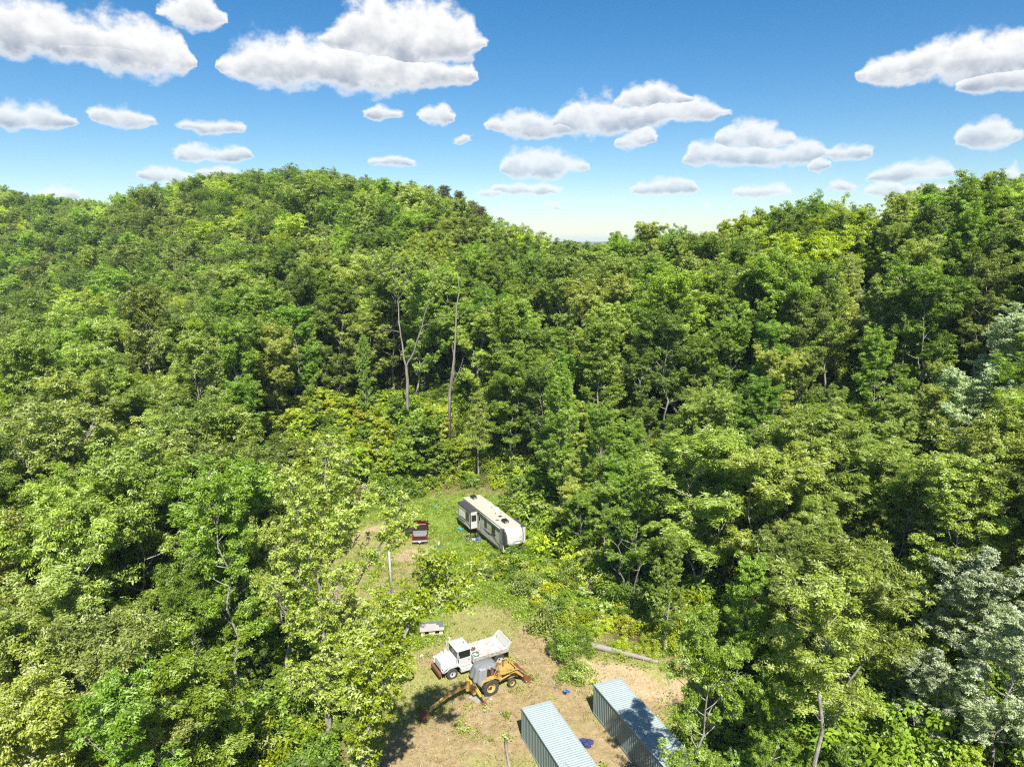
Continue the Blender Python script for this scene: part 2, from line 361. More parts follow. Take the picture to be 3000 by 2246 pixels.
# ------------------------------------------------------------------ terrain
def sstep(a, b, x): t = np.clip((x - a) / (b - a), 0, 1); return t * t * (3 - 2 * t)
CTRL = []
for x, y, z in [(-8,45,0),(3,45,0),(12,45,.2),(-8,58,0),(4,58,0),(-14,70,0),(-4,70,0),(4,72,.2),(-18,84,0),(-8,80,0),(0,80,.2),(-8,92,.2),(2,90,.6),(-14,96,.4),(-4,99,1.0),
                (-22,45,-3),(-35,55,-5),(-28,66,-3),(-45,80,-4),(-32,88,-1.5),(0,20,-2),(-40,20,-6),(40,20,0),(0,-30,-4),(60,-20,0),(-80,-20,-8),(18,62,1.6),(14,74,1.5),(14,88,2.5),(22,48,.6)]:
    CTRL.append((x, y, z))
def pol(px, r, z):
    a = math.atan2(px - 1500, FPX); CTRL.append((r * math.sin(a), r * math.cos(a), z))
for px, pts in {-600:[(90,-5),(150,-8),(250,-8),(350,10),(480,44),(620,30)], 0:[(85,-4),(120,-3),(200,-7),(300,4),(390,22),(480,47),(600,28)], 260:[(120,-1),(200,-4),(300,10),(390,28),(470,44),(600,24)],
                500:[(115,1),(170,1),(230,9),(300,27),(365,47),(470,26)], 700:[(115,2),(160,6),(220,17),(280,36),(325,52),(420,24)], 900:[(115,3),(150,9),(200,22),(240,36),(280,49),(370,18)],
                1100:[(112,2.5),(140,12),(180,22),(225,36),(255,41.5),(340,8)], 1300:[(112,3),(140,13),(185,24),(228,35),(310,0)], 1450:[(112,3),(140,13),(175,20),(205,24),(290,-6)], 1700:[(105,4),(125,9),(150,15),(172,16),(240,-8)],
                2000:[(70,2),(95,5),(120,12),(145,17),(210,-4)], 2250:[(70,3),(95,7),(120,13),(142,18),(210,0)], 2500:[(60,2),(85,6),(110,13),(135,20),(210,6)], 2750:[(60,3),(90,10),(112,16),(133,22),(210,8)], 3000:[(50,2),(70,6),(95,13),(130,25),(210,12)], 3600:[(50,3),(90,14),(140,28),(230,16)]}.items():
    for r, z in pts: pol(px, r, z)
for a in range(0, 360, 20):
    CTRL.append((1500 * math.sin(R(a)), 1500 * math.cos(R(a)), -15)); CTRL.append((900 * math.sin(R(a)), 900 * math.cos(R(a)), -10))
CT = np.array(CTRL); KS = 100.0
def _phi(d): return np.sqrt(d * d + 9.0) / KS
def _sys():
    D = np.sqrt(((CT[:, None, :2] - CT[None, :, :2]) ** 2).sum(-1)); n = len(CT)
    A = _phi(D) + np.eye(n) * -.004
    return np.linalg.solve(np.block([[A, np.ones((n, 1))], [np.ones((1, n)), np.zeros((1, 1))]]), np.append(CT[:, 2], 0))
WT = _sys()
def bankf(x, y):                                   # the cut earth bank behind the second container
    lx = np.array([3.0, 5.0, 9.0, 15.0, 24.0]); ly = np.array([59.0, 55.9, 53.9, 50.6, 47.0])
    d = (y - np.interp(x, lx, ly)) * .85
    return 1.5 * sstep(0, 1.1, d) * sstep(3.0, 5.8, x) * (1 - sstep(5, 11, d)) * (1 - sstep(17, 24, x))
def T(x, y):
    x = np.asarray(x, float); y = np.asarray(y, float); sh = x.shape; xf, yf = x.ravel(), y.ravel(); out = np.empty(xf.shape)
    for s in range(0, len(xf), 20000):
        q = slice(s, s + 20000)
        D = np.sqrt((xf[q, None] - CT[None, :, 0]) ** 2 + (yf[q, None] - CT[None, :, 1]) ** 2 + 9.0) / KS
        out[q] = D @ WT[:-1] + WT[-1]
    far = np.hypot(xf, yf); out = np.where(far > 1300, -15 + (out + 15) * np.clip(1 - (far - 1300) / 300, 0, 1), out)
    yard = sstep(0, 1, 1 - np.hypot((xf + 3) / 17, (yf - 69) / 34)) ; yard = np.clip(yard * 2.2, 0, 1)
    out = out * (1 - yard * .92)
    return (out + bankf(xf, yf)).reshape(sh)
def Tz(x, y): return float(T(np.array([x]), np.array([y]))[0])
def lines(lo, hi, f0, f1, fine):
    a = list(np.arange(f0, f1, fine)); s = fine; p = f1
    while p < hi: a.append(p); s *= 1.12; p += min(s, 700)
    a.append(hi); s = fine; p = f0 - s
    while p > lo: a.insert(0, p); s *= 1.12; p -= min(s, 700)
    a.insert(0, lo); return np.array(a)
gx = lines(-9000, 9000, -32, 20, .35); gy = lines(-3000, 9500, 40, 108, .35)
GX, GY = np.meshgrid(gx, gy)
GZ = T(GX, GY)
near = (np.abs(GX + 6) < 30) & (GY > 38) & (GY < 112)
_w = [(rng.uniform(.4, 2.2), rng.uniform(0, 6.28), rng.uniform(0, 6.28)) for _ in range(14)]
GZ = GZ + np.where(near, sum(.012 * np.sin(k * (GX * math.cos(a) + GY * math.sin(a)) + p) for k, a, p in _w), 0)
nx, ny = len(gx), len(gy)
me = bpy.data.meshes.new('ground')
me.vertices.add(nx * ny); me.vertices.foreach_set('co', np.stack([GX, GY, GZ], -1).astype(np.float32).ravel())
ii = (np.arange(ny - 1)[:, None] * nx + np.arange(nx - 1)[None, :]).ravel()
Q = np.stack([ii, ii + 1, ii + nx + 1, ii + nx], -1)
me.loops.add(Q.size); me.loops.foreach_set('vertex_index', Q.astype(np.int32).ravel())
me.polygons.add(len(Q)); me.polygons.foreach_set('loop_start', np.arange(0, Q.size, 4, dtype=np.int32))
me.polygons.foreach_set('use_smooth', np.ones(len(Q), bool)); me.update(calc_edges=True)
def blob(x, y, items):
    o = np.zeros_like(x)
    for cx, cy, rx, ry, a in items:
        ca, sa = math.cos(R(a)), math.sin(R(a)); u = ((x - cx) * ca + (y - cy) * sa) / rx; v = (-(x - cx) * sa + (y - cy) * ca) / ry
        o = np.maximum(o, np.clip(1.6 - 1.2 * np.hypot(u, v), 0, 1))
    return o
DIRT = [(-1, 50, 6.0, 4.8, 15), (2.2, 57, 2.2, 6, 10), (4, 52.5, 4, 3, 0), (-7, 46, 4, 4, 0), (9, 52.4, 6, 1.9, -25), (-6.5, 58.5, 2.5, 1.5, 0), (2, 62, 1.2, 3, 10), (-17, 62, 3, 6, 0), (8, 45, 3, 6, 25), (-20, 50, 5, 8, 0)]
PALE = [(-18.5, 88, 5.5, 1.0, 35), (-22.5, 85, 4, .9, 20), (-18.5, 69, 2.4, 4.5, 10), (-12.5, 80.6, 2.6, 1.6, 20), (-15.5, 65, 1.4, 3, -10), (8.8, 54.2, 4.2, 1.1, -26), (14, 51.5, 3, 1.0, -26)]
PALE2 = [(-11, 77.5, 4.5, 2.2, 20), (-14, 74, 3.5, 2.5, 25), (-13, 69.5, 3, 2, 40)]
LUSH = [(-6, 92, 10, 8, 0), (-5, 80, 5, 8, 20), (-2, 74, 7, 6, 0), (-10, 95, 14, 5, 0), (3, 70, 3, 8, 0), (-10, 64, 4, 4, 0), (-22, 95, 10, 5, 0), (-10, 68, 2.5, 3, 0)]
xf, yf = GX.ravel(), GY.ravel()
def clearing_floor(x, y): return blob(x, y, [(-6, 84, 20, 18, 0), (-3, 56, 13, 16, 0), (6, 50, 12, 9, 0), (-18, 64, 6, 14, 0), (-20, 88, 12, 10, 0)])
for nm, val in (('dirt', blob(xf, yf, DIRT)), ('pale', np.maximum(blob(xf, yf, PALE), .48 * blob(xf, yf, PALE2))), ('lush', blob(xf, yf, LUSH)), ('open', clearing_floor(xf, yf))):
    a = me.attributes.new(nm, 'FLOAT', 'POINT'); a.data.foreach_set('value', val.astype(np.float32))
m, n, l, b = mat_base('ground_soil_and_grass'); M_ground = m
def att(nm): return N(n, 'ShaderNodeAttribute', attribute_name=nm).outputs['Fac']
def noisy(mask, nz, amp, lo=.35, hi=.65):
    k = N(n, 'ShaderNodeMath', operation='MULTIPLY_ADD', i_1=amp, i_2=-amp / 2); l.new(nz, k.inputs[0])
    s = N(n, 'ShaderNodeMath', operation='ADD'); l.new(mask, s.inputs[0]); l.new(k.outputs[0], s.inputs[1])
    r = N(n, 'ShaderNodeMapRange', i_1=lo, i_2=hi); l.new(s.outputs[0], r.inputs[0]); return r.outputs[0]
nA = noise(n, l, .55, 8, .62); nB = noise(n, l, 1.7, 8, .65); nC = noise(n, l, 6.0, 6, .65)
floor = ramp(n, l, nC, [(.3, (.045, .03, .018)), (.6, (.11, .075, .042)), (.8, (.17, .12, .07))])
dry = ramp(n, l, nC, [(.25, (.13, .13, .04)), (.5, (.26, .25, .085)), (.75, (.37, .34, .16))])
grn = ramp(n, l, nC, [(.25, (.07, .12, .018)), (.5, (.17, .235, .035)), (.75, (.27, .32, .06))])
soil = ramp(n, l, nB, [(.25, (.19, .135, .065)), (.5, (.30, .22, .118)), (.72, (.39, .30, .175))])
soil = mixc(n, l, ramp(n, l, nC, [(.54, (0, 0, 0)), (.66, (.8, .8, .8))]), soil, (.22, .22, .07))
sand = ramp(n, l, nC, [(.25, (.24, .17, .09)), (.5, (.37, .275, .16)), (.75, (.46, .38, .26))])
c = mixc(n, l, noisy(att('lush'), nB, 1.5), dry, grn)
c = mixc(n, l, noisy(att('dirt'), nA, .9), c, soil)
c = mixc(n, l, noisy(att('pale'), nB, 1.3, .4, .7), c, sand)
c = mixc(n, l, noisy(att('open'), nB, .6), floor, c)
l.new(c, b.inputs['Base Color']); b.inputs['Roughness'].default_value = .95; b.inputs['Specular IOR Level'].default_value = .1
bump(n, l, b, nC, .7, .12)
me.materials.append(M_ground)
ground = tag(link('ground', me), kind='structure')

# far ridge seen through the saddle
hv, hf = [], []
m, n, l, b = mat_base('far_woodland'); M_far = m
x = noise(n, l, .02, 8, .7); l.new(ramp(n, l, x, [(.3, (.03, .05, .015)), (.7, (.09, .13, .035))]), b.inputs['Base Color']); b.inputs['Roughness'].default_value = 1
cols_ = 160
for j in range(6):
    for i in range(cols_):
        a = R(-48 + 96 * i / (cols_ - 1)); rr = 5200 + 420 * j
        top = 62 + 14 * math.sin(i * .21) + 9 * math.sin(i * .53 + 1) + 4 * math.sin(i * 1.7)
        z = -16 + (top + 16) * (math.sin(math.pi * min(1, .08 + j / 5 * .92)) if j else 0)
        hv.append((rr * math.sin(a), rr * math.cos(a), z))
for j in range(5):
    for i in range(cols_ - 1):
        q = j * cols_ + i; hf.append((q, q + 1, q + cols_ + 1, q + cols_))
tag(link('hills', new_mesh('hills', hv, hf, [M_far], True)), kind='structure')

# ------------------------------------------------------------------ plants: prototypes
def nrm(a): return a / (np.linalg.norm(a, axis=-1, keepdims=True) + 1e-9)
def leaves(g, cen, rad, npc, leaf, flat=.62, up=.8, out=.7, rnd=.55, droop=.15, shell=.45, comb=.0, axis=None):
    cen = np.asarray(cen, float); rad = np.asarray(rad, float); k = len(cen)
    c = np.repeat(cen, npc, 0); r = np.repeat(rad, npc); cv = np.repeat(g.random(k), npc); n_ = len(c)
    d = nrm(g.normal(size=(n_, 3))); rr = g.random(n_) ** shell
    p = c + d * (rr * r)[:, None] * np.array([1, 1, flat])
    nv = nrm(d * out + np.array([0, 0, up]) + g.normal(size=(n_, 3)) * rnd)
    t = g.normal(size=(n_, 3)) + d * .7 - np.array([0, 0, droop])
    if comb:                               # leaves of one tuft point one way: outwards and downwind
        rad_dir = cen * np.array([1, 1, 0]) if axis is None else cen - axis
        w_ = nrm(nrm(rad_dir) * .8 + np.array([.55, .1, .25]) + g.normal(size=(k, 3)) * .45); t = t * (1 - comb * .6) + np.repeat(w_, npc, 0) * comb * 1.6
    t = nrm(t - nv * (t * nv).sum(1, keepdims=True))
    bb = np.cross(nv, t); s = (.7 + .6 * g.random(n_))[:, None]; L, W = leaf
    tip = p + t * L * s - nv * L * .12; mid = p + t * L * s * .42 + nv * L * .06
    V4 = np.stack([p, mid + bb * W * .5 * s, tip, mid - bb * W * .5 * s], 1)
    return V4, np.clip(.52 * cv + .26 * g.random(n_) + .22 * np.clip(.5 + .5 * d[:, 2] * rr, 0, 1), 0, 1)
class Wood:
    def __init__(s): s.mb = MB()
    def path(s, pts, r0, r1, n):
        k = len(pts); s.mb.tube(pts, [r0 + (r1 - r0) * i / (k - 1) for i in range(k)], n, caps=False)
def rot2(v, a): c_, s_ = math.cos(a), math.sin(a); return np.array([v[0] * c_ - v[1] * s_, v[0] * s_ + v[1] * c_, v[2]])
def make_tree(seed, H=21, Rc=4.2, cb=.36, nl=24, nsec=4, crad=.33, npc=44, leaf=(.21, .095), ntw=5, tw=.75, comb=.5, stems=1, tr=.2, spread=.3, bare=0, mat=None, up=.8, wood=None, droop=.15, flat=.62):
    g = np.random.default_rng(seed); W = Wood(); cen, rad = [], []
    fz = H * cb * (.55 if stems > 1 else .2)
    def wob(a, b_, k, amp):
        P = [a + (b_ - a) * i / (k - 1) for i in range(k)]
        return [p + (g.normal(size=3) * np.array([amp, amp, 0]) if 0 < i < k - 1 else 0) for i, p in enumerate(P)]
    top_z = H * .9
    paths = []
    if stems == 1:
        P = wob(np.zeros(3), np.array([*(g.normal(size=2) * .03 * H), top_z]), 9, .012 * H); W.path(P, tr, .03, 8); paths.append(P)
    else:
        base = wob(np.zeros(3), np.array([*(g.normal(size=2) * .02 * H), fz]), 4, .006 * H); W.path(base, tr, tr * .8, 8)
        for j in range(stems):
            a = 2 * math.pi * (j + g.random() * .5) / stems; rr = spread * Rc * (1.0 + .5 * g.random())
            e = np.array([math.cos(a) * rr, math.sin(a) * rr, top_z * (.78 + .24 * g.random())])
            P = wob(base[-1], e, 7, .018 * H); P[1] = P[1] + np.array([math.cos(a), math.sin(a), 0]) * rr * .12; W.path(P, tr * .62, .03, 7); paths.append(P)
    for k in range(nl):
        P = paths[k % len(paths)]
        u = (k + g.random()) / nl; t = cb + (1 - cb) * u
        zz = min(t * H, P[-1][2] * .985); zs = [p[2] for p in P]
        s0 = np.array([np.interp(zz, zs, [p[i] for p in P]) for i in range(3)]) if zz > zs[0] else P[0] + 0
        env = math.sqrt(max(.1, 1 - ((u - .42) / .63) ** 2)) * Rc * (.78 + .36 * g.random())
        az = 2.39996 * k + g.normal() * .35
        ang = R(12 + 50 * u + g.normal() * 7); L = env * (1.0 if stems == 1 else .8)
        d = np.array([math.cos(az) * math.cos(ang), math.sin(az) * math.cos(ang), math.sin(ang)])
        pts = [s0]
        for i in range(4):
            d = nrm(d + np.array([0, 0, .10]) + g.normal(size=3) * .13); pts.append(pts[-1] + d * L / 4 / max(.55, math.cos(ang)) * .9)
        r0 = max(.028, tr * .34 * (1 - .55 * u)); W.path(pts, r0, .018, 5)
        if g.random() < bare: continue
        def tuft(b0, d0, n_, ln):
            for _ in range(n_):
                dv = nrm(d0 * .55 + g.normal(size=3) * np.array([1, 1, .6]) + np.array([0, 0, .35])); e_ = b0 + dv * ln * (.35 + .9 * g.random())
                W.mb.tube([b0, e_], [.012, .005], 3, caps=False); cen.append(e_); rad.append(crad * (.7 + .6 * g.random()))
        tuft(pts[-1], d, ntw + 1, tw); tuft(pts[2], d, 2, tw * .8); tuft(pts[3], d, 2, tw * .8)
        for q in range(nsec):
            f = .3 + .7 * (q + g.random()) / nsec; i0 = min(int(f * 4), 3); b0 = pts[i0] + (pts[i0 + 1] - pts[i0]) * (f * 4 - i0)
            dd = nrm(rot2(nrm(pts[i0 + 1] - pts[i0]), (1 if q % 2 else -1) * R(30 + 45 * g.random())) + np.array([0, 0, .1 + .35 * g.random()]))
            Ls = L * (.26 + .26 * g.random()); e = b0 + dd * Ls; mdl = (b0 + e) / 2 + g.normal(size=3) * .06 * Ls
            W.path([b0, mdl, e], r0 * .5, .012, 4); tuft(e, dd, ntw, tw); tuft(mdl, dd, max(1, ntw - 2), tw * .8)
    for P in paths: cen.append(P[-1] + np.array([0, 0, .1])); rad.append(crad * .9)
    cen = np.array(cen); V4, var = leaves(g, cen, rad, npc, leaf, up=up, droop=droop, flat=flat, comb=comb)
    tm = new_mesh('trunk', W.mb.v, W.mb.f, [wood or M_bark], True)
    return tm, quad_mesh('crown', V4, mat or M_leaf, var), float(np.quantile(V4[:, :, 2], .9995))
def make_pine(seed, H=22, Rc=3.4, cb=.3):
    g = np.random.default_rng(seed); W = Wood(); cen, rad = [], []
    P = [np.array([g.normal() * .05, g.normal() * .05, H * i / 7]) for i in range(8)]; W.path(P, .2, .03, 7)
    z = cb * H; k = 0
    while z < H * .98:
        u = (z / H - cb) / (1 - cb); nb = 5 if u < .85 else 3
        for j in range(nb):
            az = 6.283 * j / nb + k * .7 + g.normal() * .25; L = Rc * (1.02 - u) ** .75 * (.6 + .55 * g.random()) + .25
            d = np.array([math.cos(az), math.sin(az), .12 + .35 * u + g.normal() * .08]); pts = [np.array([0, 0, z])]
            for i in range(3): pts.append(pts[-1] + nrm(d + np.array([0, 0, .05 * i])) * L / 3)
            W.path(pts, .05, .012, 4)
            for f in (.45, .7, .95):
                c_ = pts[0] + (pts[-1] - pts[0]) * f; cen.append(c_ + g.normal(size=3) * .15); rad.append(.42 + .22 * g.random())
        z += .62 + .25 * g.random(); k += 1
    V4, var = leaves(g, np.array(cen), rad, 46, (.42, .085), flat=.5, up=.5, out=.9, rnd=.8)
    return new_mesh('trunk', W.mb.v, W.mb.f, [M_bark], True), quad_mesh('crown', V4, M_needle, var), H
def make_shrub(seed, H=2.2, Rc=1.5, nst=11, npc=80, leaf=(.17, .10), crad=.36, fine=False):
    g = np.random.default_rng(seed); W = Wood(); cen, rad = [], []
    for k in range(nst):
        az = 2.4 * k + g.normal() * .3; rr = Rc * math.sqrt((k + .5) / nst); h = H * (1 - .55 * (rr / Rc) ** 2) * (.75 + .4 * g.random())
        e = np.array([math.cos(az) * rr, math.sin(az) * rr, h]); P = [np.zeros(3), e * np.array([.35, .35, .5]), e]; W.path(P, .03, .01, 4)
        cen += [e, e * np.array([.8, .8, .62]) + g.normal(size=3) * .1, e * np.array([1.05, 1.05, .3]) + g.normal(size=3) * .1]; rad += [crad * (.8 + .5 * g.random()), crad, crad * .9]
    V4, var = leaves(g, np.array(cen), rad, npc, leaf, up=.9, flat=.8, rnd=.6)
    V4[:, :, 2] = np.maximum(V4[:, :, 2], .01)
    return new_mesh('stem', W.mb.v, W.mb.f, [M_bark], True), quad_mesh('foliage', V4, M_leaf, var), H
BROAD = [make_tree(100 + i, **kw) for i, kw in enumerate([
    dict(H=21, Rc=3.7, cb=.24, nl=34),
    dict(H=22, Rc=3.1, cb=.30, nl=32, ntw=4),
    dict(H=20, Rc=4.1, cb=.3, nl=32, stems=2, crad=.36),
    dict(H=22, Rc=3.5, cb=.36, nl=32),
    dict(H=19, Rc=4.0, cb=.32, nl=32, stems=3, leaf=(.24, .08), comb=.8),
    dict(H=21, Rc=2.8, cb=.25, nl=34, ntw=4, leaf=(.18, .11)),
    dict(H=20, Rc=3.8, cb=.3, nl=30, crad=.4, bare=.08),
    dict(H=22, Rc=3.5, cb=.26, nl=34, leaf=(.2, .1), npc=38),
    dict(H=20, Rc=4.0, cb=.30, nl=30, stems=2, leaf=(.28, .075), droop=.4, comb=.9, crad=.38)])]
SPARSE = [make_tree(203, H=21, Rc=3.4, cb=.35, nl=22, nsec=3, ntw=4, bare=.15), make_tree(204, H=20, Rc=3.8, cb=.3, nl=22, nsec=3, ntw=4, stems=2, bare=.2), make_tree(205, H=22, Rc=2.8, cb=.45, nl=20, nsec=3, ntw=4, bare=.2)]
SILVER = [make_tree(301, H=20, Rc=4.2, cb=.25, nl=30, mat=M_leafpale, stems=2, leaf=(.2, .11)), make_tree(302, H=19, Rc=3.5, cb=.22, nl=30, mat=M_leafpale, leaf=(.2, .1), comb=.8)]
SAPL = [make_tree(401, H=7, Rc=2.2, cb=.15, nl=18, nsec=3, ntw=3, crad=.3, tw=.5, leaf=(.22, .13), tr=.06), make_tree(402, H=9, Rc=2.0, cb=.18, nl=20, nsec=3, ntw=3, crad=.3, tw=.5, leaf=(.2, .12), tr=.07),
        make_tree(403, H=6, Rc=2.5, cb=.12, nl=18, nsec=3, ntw=3, crad=.32, tw=.5, leaf=(.24, .14), tr=.06, flat=.4)]
PINE = [make_pine(501), make_pine(502, Rc=3.9, cb=.38), make_pine(503, Rc=2.9, cb=.22)]
SHRUB = [make_shrub(601), make_shrub(602, H=1.7, Rc=1.7), make_shrub(603, H=2.6, Rc=1.4, nst=10), make_shrub(604, H=1.3, Rc=1.2, leaf=(.14, .07), npc=100), make_shrub(605, H=1.9, Rc=1.6, leaf=(.22, .06), npc=100)]
PROTO = dict(broad=BROAD, sparse=SPARSE, silver=SILVER, sapling=SAPL, pine=PINE, shrub=SHRUB)
TINT = dict(bright=((.25, .39, .032), 'bright green'), yellow=((.385, .49, .078), 'yellow-green'), lime=((.42, .53, .02), 'lime green'), deep=((.165, .27, .03), 'deep green'),
            olive=((.25, .335, .05), 'olive green'), silver=((.36, .45, .19), 'silvery green'), sage=((.33, .405, .09), 'pale sage green'), pine=((.155, .16, .052), 'dark pine green'), amber=((.41, .42, .085), 'amber-tinged green'), gold=((.47, .54, .02), 'golden green'))
USED = []
def plant(kind, idx, x, y, h, w=1.0, tint='bright', label=None, group=None, z=None, rz=None, cat=None, name=None):
    ps = PROTO[kind]; tm, cm, H0 = ps[idx % len(ps)]
    if z is None: z = Tz(x, y) - .06
    nm = name or {'broad': 'broadleaf_tree', 'sparse': 'broadleaf_tree', 'silver': 'broadleaf_tree', 'sapling': 'sapling', 'pine': 'pine_tree', 'shrub': 'shrub'}[kind]
    o = empty(nm, (x, y, z), rng.uniform(0, 6.283) if rz is None else rz)
    s = h / H0; o.scale = (s * w, s * w, s)
    shr = kind == 'shrub'
    link('stem' if shr else 'trunk', tm, o); c_ = link('foliage' if shr else 'crown', cm, o)
    k = TINT[tint][0]; j = rng.uniform(.86, 1.16); c_.color = (k[0] * j * rng.uniform(.9, 1.1), k[1] * j, k[2] * j, 1)
    tag(o, label, cat or ('shrub' if shr else 'pine' if kind == 'pine' else 'sapling' if kind == 'sapling' else 'tree'), group)
    return o

# ------------------------------------------------------------------ forest layout
SKY_PX = [(-600,520),(0,540),(130,568),(250,578),(300,560),(450,530),(600,505),(700,495),(800,490),(900,478),(960,482),(1100,520),(1230,530),(1330,552),(1430,600),(1500,640),(1600,682),(1690,708),(1720,705),(1770,682),(1900,652),(2000,662),(2100,655),(2200,630),(2260,578),(2400,560),(2500,572),(2620,560),(2700,530),(2800,540),(2900,500),(3000,500),(3700,470)]
def sky_y(px): return np.interp(px, [a for a, _ in SKY_PX], [b_ for _, b_ in SKY_PX])
RID = {-600:490,0:490,260:480,500:375,700:335,900:290,1100:265,1300:238,1450:215,1700:180,2000:152,2250:150,2500:143,2750:142,3000:140,3700:150}
def ridge_r(px): return np.interp(px, list(RID), list(RID.values()))
def inpoly(x, y, P):
    x = np.asarray(x); y = np.asarray(y); r_ = np.zeros(x.shape, bool); j = len(P) - 1
    for i in range(len(P)):
        xi, yi = P[i]; xj, yj = P[j]
        r_ ^= ((yi > y) != (yj > y)) & (x < (xj - xi) * (y - yi) / (yj - yi + 1e-12) + xi); j = i
    return r_
CLEAR = [(-11, 20), (-10.5, 50), (-11, 58), (-13, 61), (-21, 62), (-24, 75), (-27, 92), (-16, 101), (-4, 103), (3.5, 98), (4.5, 84), (6, 72), (8, 65), (15.5, 60), (15.5, 48), (17, 20)]
VIEW = [(1165, 2260), (1185, 1930), (1190, 1660), (1010, 1640), (960, 1530), (1160, 1470), (1340, 1410), (1420, 1420), (1560, 1530), (1575, 1700), (1660, 1880), (1930, 1950), (1940, 2060), (1965, 2140), (1955, 2260)]
def crown_hits(x, y, z0, h, w):
    zz = np.array([z0 + h * q for q in (.3, .45, .6, .75, .9, 1.0)]); ww = w * np.array([.7, 1, 1, .9, .6, .2])
    for s_ in (-1, -.5, 0, .5, 1):
        px, py = proj(x + s_ * ww, y, zz)
        if inpoly(px, py, VIEW).any(): return True
    return False
def under_zone(px, r): return ((690 < px < 1345) and (r < 126 + (px < 900) * -6)) or (1345 <= px < 1450 and 100 < r < 120)
def place_name(px, py, r):
    if r > 128:
        if px < 420: return 'on the far left hillside'
        if px < 1240: return 'low on the slope of the round hill'
        if px < 1750: return 'at the saddle right of the round hill'
        return 'near the crest of the right ridge'
    if px < 350: return 'at the left edge of the picture' + (' low down' if py > 1500 else '')
    if px < 750: return 'in the left foreground wood' if py > 1350 else 'in the left middle wood'
    if px < 1345: return 'behind the clearing, left of the trailer' if r > 95 else 'just left of the clearing'
    if px < 1760: return 'at the wood edge behind the trailer' if r > 85 else 'right of the clearing'
    if px < 2330: return 'in the right foreground wood' if py > 1350 else 'on the ridge slope right of centre'
    return 'in the lower right corner wood' if py > 1500 else 'on the slope at the right edge'
def size_name(h): return 'tall' if h > 22 else 'slender' if h > 18 else 'shorter'
def add_tree(kind, idx, x, y, h, w, tint, **kw):
    z = Tz(x, y); px, py = proj(x, y, z + h * .65); r = math.hypot(x, y)
    lb = kw.pop('label', None)
    if not lb:
        adj = TINT[tint][1]; pl = place_name(float(px), float(py), r)
        what = {'pine': 'feathery dark pine', 'sapling': adj + ' leafy sapling', 'shrub': adj + ' bushy shrub'}.get(kind) or f'{size_name(h)} {adj} broadleaf tree'
        lb = f'{what} {pl}'; kw['group'] = f'{adj} {"pines" if kind == "pine" else kind + "s" if kind in ("sapling", "shrub") else size_name(h) + " trees"} {pl}'
    return plant(kind, idx, x, y, h, w, tint, label=lb, **kw)
def at_px(px, py, y): p = at_dist(px, py, y); return p
taken = []; heroes = []
def key(kind, idx, px, py_top, y, tint, w=1.0, hmin=6, label=None, dx=0, **kw):
    x, _, zt = at_dist(px, py_top, y); z = Tz(x, y); h = max(hmin, zt - z)
    taken.append((x, y, 3.0))
    if label and y < 125 and px < 2000 or kind == 'silver':
        tx, ty = proj(x, y, z + h * .72); heroes.append((float(tx), float(ty), math.hypot(x, y)))
    return add_tree(kind, idx, x, y, h, w, tint, label=label, **kw)

# trees one can pick out, set by their tops and the distance of the ground they stand on
key('sparse', 2, 830, 1500, 52, 'yellow', .9, label='thin open tree over the shaded sandy bank left of the clearing')
key('broad', 6, 1060, 1930, 41.5, 'yellow', .75, label='pale green tree at the bottom edge left of the backhoe')
key('sparse', 2, 660, 1380, 50, 'bright', .95, label='grey-trunked open tree in the left foreground with bare lower limbs')
key('broad', 2, 330, 1260, 58, 'yellow', 1.05, label='broad pale yellow-green tree in the left foreground')
key('broad', 4, 130, 1420, 52, 'yellow', 1.0)
key('broad', 0, 560, 955, 92, 'yellow', .95, label='tall rounded yellow-green tree rising over the left foreground')
key('broad', 7, 70, 930, 92, 'olive', 1.0)
key('broad', 1, 250, 1000, 88, 'yellow', 1.0)
key('broad', 5, 420, 830, 108, 'olive', .9)
key('broad', 1, 690, 930, 100, 'bright', .9)
key('broad', 3, 910, 720, 140, 'yellow', 1.1); key('broad', 2, 1010, 760, 136, 'yellow', 1.05); key('broad', 7, 1160, 730, 136, 'yellow', 1.1, label='large pale yellow-green crown above the forked bare trunk')
key('broad', 0, 1250, 790, 140, 'yellow', 1.0); key('broad', 5, 820, 850, 128, 'bright', 1.0); key('broad', 3, 1100, 800, 132, 'bright', .9); key('broad', 6, 960, 840, 130, 'deep', .95)
key('broad', 5, 900, 920, 122, 'bright', .6, label='narrow dark green tree standing before the wood edge left of the forked trunk', hmin=8)
key('broad', 5, 1060, 980, 118, 'bright', .55, label='narrow green tree in the brush below the forked trunk', hmin=8)
key('sapling', 2, 1245, 1210, 104, 'bright', 1.2, label='green sapling with layered branches below the tall bare snag', hmin=6)
key('pine', 1, 1400, 1140, 104, 'olive', 1.1, label='feathery olive tree with fine needles right behind the trailer', hmin=9)
key('broad', 1, 1640, 745, 118, 'yellow', .95); key('broad', 7, 1800, 720, 118, 'yellow', 1.05); key('broad', 3, 1500, 800, 124, 'bright', 1.0); key('broad', 0, 1440, 760, 130, 'bright', .95)
key('broad', 5, 1650, 1080, 86, 'bright', .85, label='bright green tree with pale trunks beside the trailer', hmin=10)
key('broad', 1, 1760, 1180, 80, 'bright', .9); key('broad', 5, 1850, 1340, 72, 'bright', .85); key('broad', 4, 2080, 1130, 82, 'yellow', 1.05)
key('broad', 8, 2120, 1240, 62, 'yellow', 1.4, label='big pale yellow-green tree with windblown sprays right of the clearing')
key('broad', 4, 2270, 1290, 60, 'yellow', 1.3); key('broad', 8, 2520, 1260, 66, 'yellow', 1.3)
key('broad', 8, 2390, 1170, 66, 'yellow', 1.5, label='largest windblown yellow-green crown in the right foreground')
